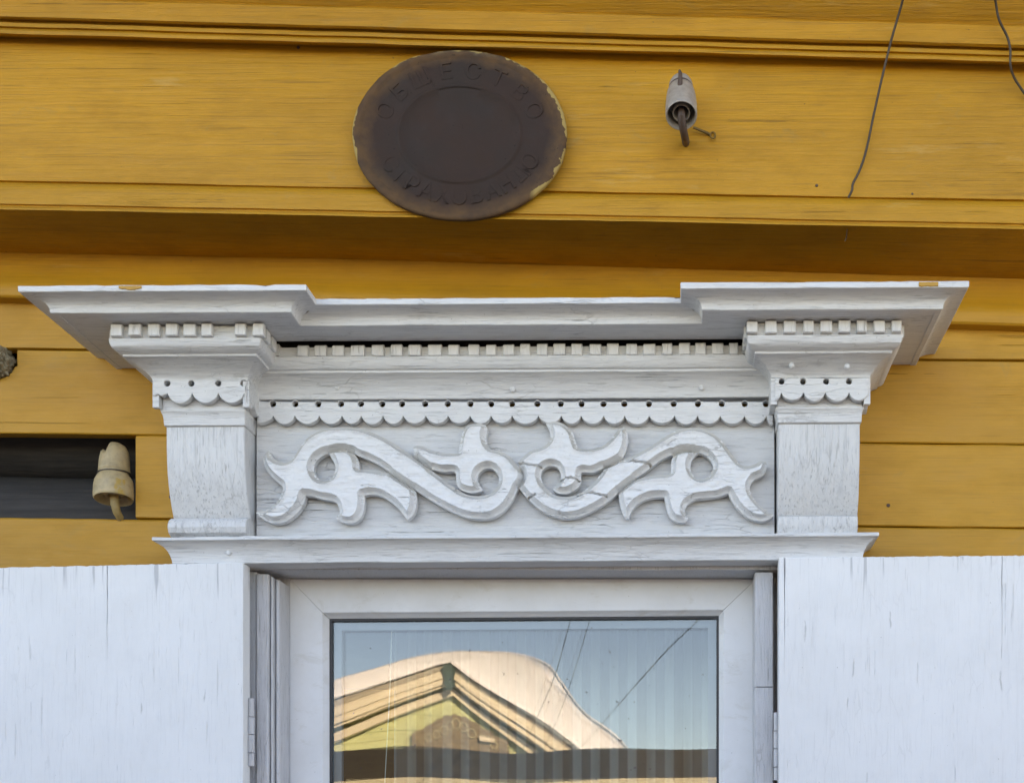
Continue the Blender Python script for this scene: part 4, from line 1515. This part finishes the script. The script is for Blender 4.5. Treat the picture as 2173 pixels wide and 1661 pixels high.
def stub():
    # weathered lumpy stub poking out of the gap at the left edge of the picture
    c = P(-4, 772, 0.0)
    o = thing('wood_stub', c, 'weathered grey lumpy stub poking from a gap between boards at far left', 'wood stub')
    bm = bmesh.new()
    bmesh.ops.create_icosphere(bm, subdivisions=5, radius=1.0)
    for v in bm.verts:
        n_ = v.co.normalized()
        r = 1 + 0.20 * noise.noise(n_ * 2.2) + 0.16 * (abs(noise.noise(n_ * 5.0 + Vector((3, 0, 1)))) * 2 - 0.5) + 0.05 * noise.noise(n_ * 13)
        ang = math.atan2(n_.z, n_.x)
        r *= 1 + 0.06 * math.sin(ang * 7)
        v.co = Vector((n_.x * r * 0.0255, n_.y * r * 0.034, n_.z * r * 0.0295))
    me = bpy.data.meshes.new('lump')
    bm.to_mesh(me)
    vs_ = [v.co + c + Vector((0, 0.004, 0.002)) for v in bm.verts]
    fs_ = [tuple(v.index for v in f.verts) for f in bm.faces]
    bm.free()
    obj('lump', vs_, fs_, M['stub'], o, angle=60)
    # broken peg beside it, in the same gap
    tube('peg', [c + Vector((0.006, 0.03, 0.02)), c + Vector((0.007, -0.02, 0.022)), c + Vector((0.008, -0.03, 0.0225))], [0.010, 0.009, 0.006], M['stub'], o, 9)


stub()


def wires():
    def wr(pix, rads, label):
        pts = smooth_line([P(x, y, d) for x, y, d in pix], 6)
        o = tube('loose_wire', pts, rads, M['wire'], None, 8)
        tag(o, label, 'wire', 'loose wires hanging on the frieze')
    wr([(1935, -80, 0.30), (1916, 0, 0.235), (1893, 80, 0.206), (1873, 160, 0.188), (1855, 240, 0.172), (1838, 320, 0.170), (1824, 362, 0.168), (1810, 390, 0.170), (1808, 404, 0.172), (1800, 420, 0.168)], 0.0021,
       'long thin wire hanging down the frieze and ending above the soffit')
    wr([(2100, -70, 0.30), (2112, 0, 0.235), (2120, 42, 0.220), (2138, 80, 0.204), (2144, 108, 0.200), (2144, 138, 0.196), (2152, 165, 0.182), (2172, 196, 0.170), (2200, 235, 0.166)], 0.0021,
       'short curling wire at the right edge of the frieze')
    o = tube('loose_wire', [P(1798, 486, 0.165), P(1797, 495, 0.160), P(1796, 505, 0.15), P(1793, 512, 0.149)], 0.0009, M['wire'], None, 6)
    tag(o, 'tiny bent wire end poking below the frieze edge', 'wire', 'loose wires hanging on the frieze')
    # nails and nail holes in the boards
    for i, (px, py, d, r_) in enumerate(((1885, 1072, 0.0, 4.0), (363, 1054, 0.0, 4.5), (1733, 394, 0.160, 3.0), (1826, 477, 0.169, 2.6), (633, 101, 0.160, 3.0), (1190, 342, 0.161, 5), (707, 55, 0.178, 2.4), (1936, 412, 0.160, 2.2))):
        c = P(px, py, d)
        lathe('nail', c + Vector((0, 0.004, 0)), (0, -1, 0), [(r_ / S, 0), (r_ / S, 0.0045), (r_ / S * 0.7, 0.0056), (0.0004, 0.0058)], M['iron'], house, 10)


wires()

# ------------------------------------------------------------------ across the street: what the glass mirrors
def opposite():
    T = 30.0
    g = thing('green_house', (R(950, 1940, T).x, R(950, 1940, T).y, 0), 'lime green clapboard gable house under deep snow, mirrored in the window', 'house')
    gm = plain('lime_green_boards', (0.58, 0.60, 0.30), 0.7, 0.18, 1.5, (1, 1, 9), 0.004)
    cr = plain('cream_bargeboards', (0.74, 0.64, 0.46), 0.7, 0.15, 2.0)
    dk = plain('dark_green_trim', (0.05, 0.08, 0.06), 0.7)
    br = plain('brown_fretwork', (0.25, 0.19, 0.11), 0.7)
    tan = plain('tan_fretwork', (0.46, 0.40, 0.25), 0.7)
    sn = plain('roof_snow', (0.86, 0.84, 0.82), 0.7, 0.06, 1.2, bump=0.05)
    YF_ = R(0, 0, T).y
    s = T / FPX
    X = lambda px: (px - VX) * s
    Z = lambda py: ZC + (VY - py) * s
    apex = (975, 1405)
    zl = lambda px: 1405 + (975 - px) * 0.377
    zr = lambda px: 1405 + (px - 975) * 0.725
    roofy = lambda px: zl(px) if px < 975 else zr(px)

    def slab(nm, loop, y0, y1, m, parent=g, sm=False):
        n = len(loop)
        v = [(X(a), y, Z(b)) for y in (y0, y1) for a, b in loop]
        f = [tuple(range(n)), tuple(n + i for i in reversed(range(n)))] + [(i, n + i, n + (i + 1) % n, (i + 1) % n) for i in range(n)]
        return obj(nm, v, f, m, parent, smooth=sm, angle=50)
    # clapboards clipped by the roof slopes
    x0, x1 = 585, 1295
    y = 1440.0
    while y < 1946:
        h = 17.0
        yb = min(y + h, 1947)
        def lim(yy):
            a = max(x0, 975 - (yy - 1405 - 18) / 0.377)
            b = min(x1, 975 + (yy - 1405 - 18) / 0.725)
            return a, b
        a0, b0 = lim(y)
        a1, b1 = lim(yb)
        slab('clapboard', [(a0, y + 0.5), (b0, y + 0.5), (b1, yb), (a1, yb)], YF_ + random.uniform(-0.02, 0.02), YF_ - 0.05, gm)
        y += h
    slab('wall', [(x0, 1590), (975, 1440), (x1, 1662), (x1, 1947), (x0, 1947)], YF_ - 0.06, YF_ - 7.0, gm)
    # roof deck and bargeboards
    def band(nm, o0, o1, yf, yb, m, xa=535, xb=1345):
        slab(nm, [(xa, zl(xa) + o0), (975, 1405 + o0), (975, 1405 + o1), (xa, zl(xa) + o1)], yf, yb, m)
        slab(nm, [(975.3, 1405 + o0), (xb, zr(xb) + o0), (xb, zr(xb) + o1), (975.3, 1405 + o1)], yf, yb, m)
    band('roof', 4, 15.5, YF_ + 0.62, YF_ - 7.3, plain('tan_roof_edge', (0.42, 0.37, 0.28), 0.8))
    band('bargeboard', 16, 34, YF_ + 0.60, YF_ + 0.54, cr)
    band('bargeboard', 33, 47, YF_ + 0.535, YF_ + 0.44, cr)
    band('bargeboard', 58, 74, YF_ + 0.25, YF_ + 0.05, cr, 570, 1305)
    band('eaves_lining', 15, 52, YF_ + 0.43, YF_ + 0.40, cr)
    slab('finial', [(956, 1424), (975, 1410), (992, 1424), (986, 1446), (990, 1462), (975, 1474), (962, 1460), (966, 1446)], YF_ + 0.70, YF_ + 0.63, dk)
    # snow
    top = smooth_line([(520, 1572), (600, 1524), (710, 1470), (820, 1426), (900, 1400), (975, 1387), (1050, 1389), (1110, 1400), (1155, 1422), (1185, 1462), (1240, 1525), (1320, 1582), (1372, 1660), (1362, 1690)], 5)
    bot = [(x, roofy(x) + 2) for x in np.linspace(1345, 530, 30)]
    loop = [(p.x, p.y) for p in top] + bot
    n = len(loop)
    cx_, cy_ = 975, 1500
    rings = []
    for k, (dy, e) in enumerate(((0.70, 6), (0.78, 2), (0.74, 0), (0.4, -1), (-1.5, 0), (-4, 2), (-6.6, 4), (-7.2, 12))):
        ring = []
        for i, (a, b) in enumerate(loop):
            istop = i < len(top)
            q = e + (3.5 * noise.noise(Vector((a * 0.012, k * 0.9, 2))) if istop and k > 1 else 0)
            ring.append(Vector((X(a), YF_ + dy, Z(b + (q if istop else 0)))))
        rings.append(ring)
    loft('roof_snow', rings, sn, g, 0.0, angle=70)
    # window with its fretwork head
    w = slab('window', [(905, 1592), (1058, 1592), (1058, 1760), (905, 1760)], YF_ + 0.06, YF_ + 0.02, M['void'])
    slab('frame', [(890, 1590), (905, 1590), (905, 1770), (890, 1770)], YF_ + 0.12, YF_ + 0.02, br, w)
    slab('frame', [(1058, 1590), (1073, 1590), (1073, 1770), (1058, 1770)], YF_ + 0.12, YF_ + 0.02, br, w)
    ped = []
    for i in range(61):
        f = i / 60
        x = 868 + (1086 - 868) * f
        yy = 1566 - 44 * max(0, math.sin(math.pi * f)) ** 1.6 - 4 * abs(math.sin(f * math.pi * 9))
        ped.append((x, yy))
    slab('pediment', ped + [(1086, 1592), (868, 1592)], YF_ + 0.16, YF_ + 0.04, br, w)
    for i, (x, yy, r_) in enumerate(((945, 1556, 9), (962, 1545, 9), (978, 1539, 10), (995, 1545, 9), (1012, 1556, 9), (925, 1566, 8), (1035, 1566, 8), (905, 1574, 7), (1056, 1574, 7))):
        c = Vector((X(x), YF_ + 0.17, Z(yy)))
        tube('scroll', [c + Vector((math.cos(q), 0, math.sin(q))) * r_ * s for q in [2 * math.pi * k / 14 for k in range(15)]], 0.022, tan, w, 6)
    slab('ledge_board', [(1030, 1560), (1060, 1562), (1060, 1570), (1030, 1570)], YF_ + 0.30, YF_ + 0.2, cr, w)

    # dark fence close by, in the shade of the yellow house
    T2 = 11.0
    yb = R(0, 0, T2).y
    s2 = T2 / FPX
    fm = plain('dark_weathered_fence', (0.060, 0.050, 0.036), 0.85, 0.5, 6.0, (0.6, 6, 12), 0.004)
    fn = thing('plank_fence', (-1.5, yb, 0), 'dark plank fence across the street, mirrored low in the window', 'fence')
    z1 = ZC + (VY - 1589) * s2
    zq = ZC + (VY - 1650) * s2
    hs = [z1, z1 - (z1 - zq) * 0.36, z1 - (z1 - zq) * 0.69, zq]
    def fb(z0_, z1_, m, y0_=0.0):
        v = [(x, y, z) for x in (-16.2, 13.9) for y in (yb - 0.03 + y0_, yb + y0_) for z in (z0_ - 0.012, z1_)]  # lengthened past the mirrored stretch to screen off bounce from sunlit snow
        obj('plank', v, [(0, 1, 3, 2), (4, 6, 7, 5), (0, 4, 5, 1), (2, 3, 7, 6), (0, 2, 6, 4), (1, 5, 7, 3)], m, fn, smooth=False)
    for i in range(3): fb(hs[i + 1], hs[i], fm, 0.012 * i)
    rail = plain('pale_fence_rail', (0.62, 0.54, 0.36), 0.7)
    fb(zq - 0.05, zq, rail, 0.055)
    z = zq - 0.05
    while z > 0.16:
        fb(z - 0.16, z, fm, 0.012 * (int(z * 100) % 3))
        z -= 0.16
    for x in [-16.1 + 2.3 * k_ for k_ in range(14)]:
        v = [(x + a, yb - 0.04 - b, c) for a in (-0.06, 0.06) for b in (0, 0.12) for c in (-0.1, z1 - 0.02)]
        obj('post', v, [(0, 1, 3, 2), (4, 6, 7, 5), (0, 4, 5, 1), (2, 3, 7, 6), (0, 2, 6, 4), (1, 5, 7, 3)], fm, fn, smooth=False)
    # service cables overhead
    for a, b, lab in (((1215, 1270), (1098, 1610), 'overhead cable mirrored in the window, leftmost of three'), ((1262, 1270), (1140, 1610), 'overhead cable mirrored in the window, middle of three'),
                      ((1512, 1270), (1195, 1615), 'overhead cable mirrored in the window, lowest slanting one at right')):
        p, q = R(*a, 9.0), R(*b, 34.0)
        pts = [p.lerp(q, i / 12) + Vector((0, 0, -0.35 * math.sin(math.pi * i / 12) * 0.3)) for i in range(13)]
        p0 = p - (q - p) * 0.22
        o = tube('overhead_cable', [p0] + pts + [q + (q - p) * 0.8], 0.0045, M['rubber'], None, 6)
        tag(o, lab, 'cable', 'overhead cables across the street')


opposite()
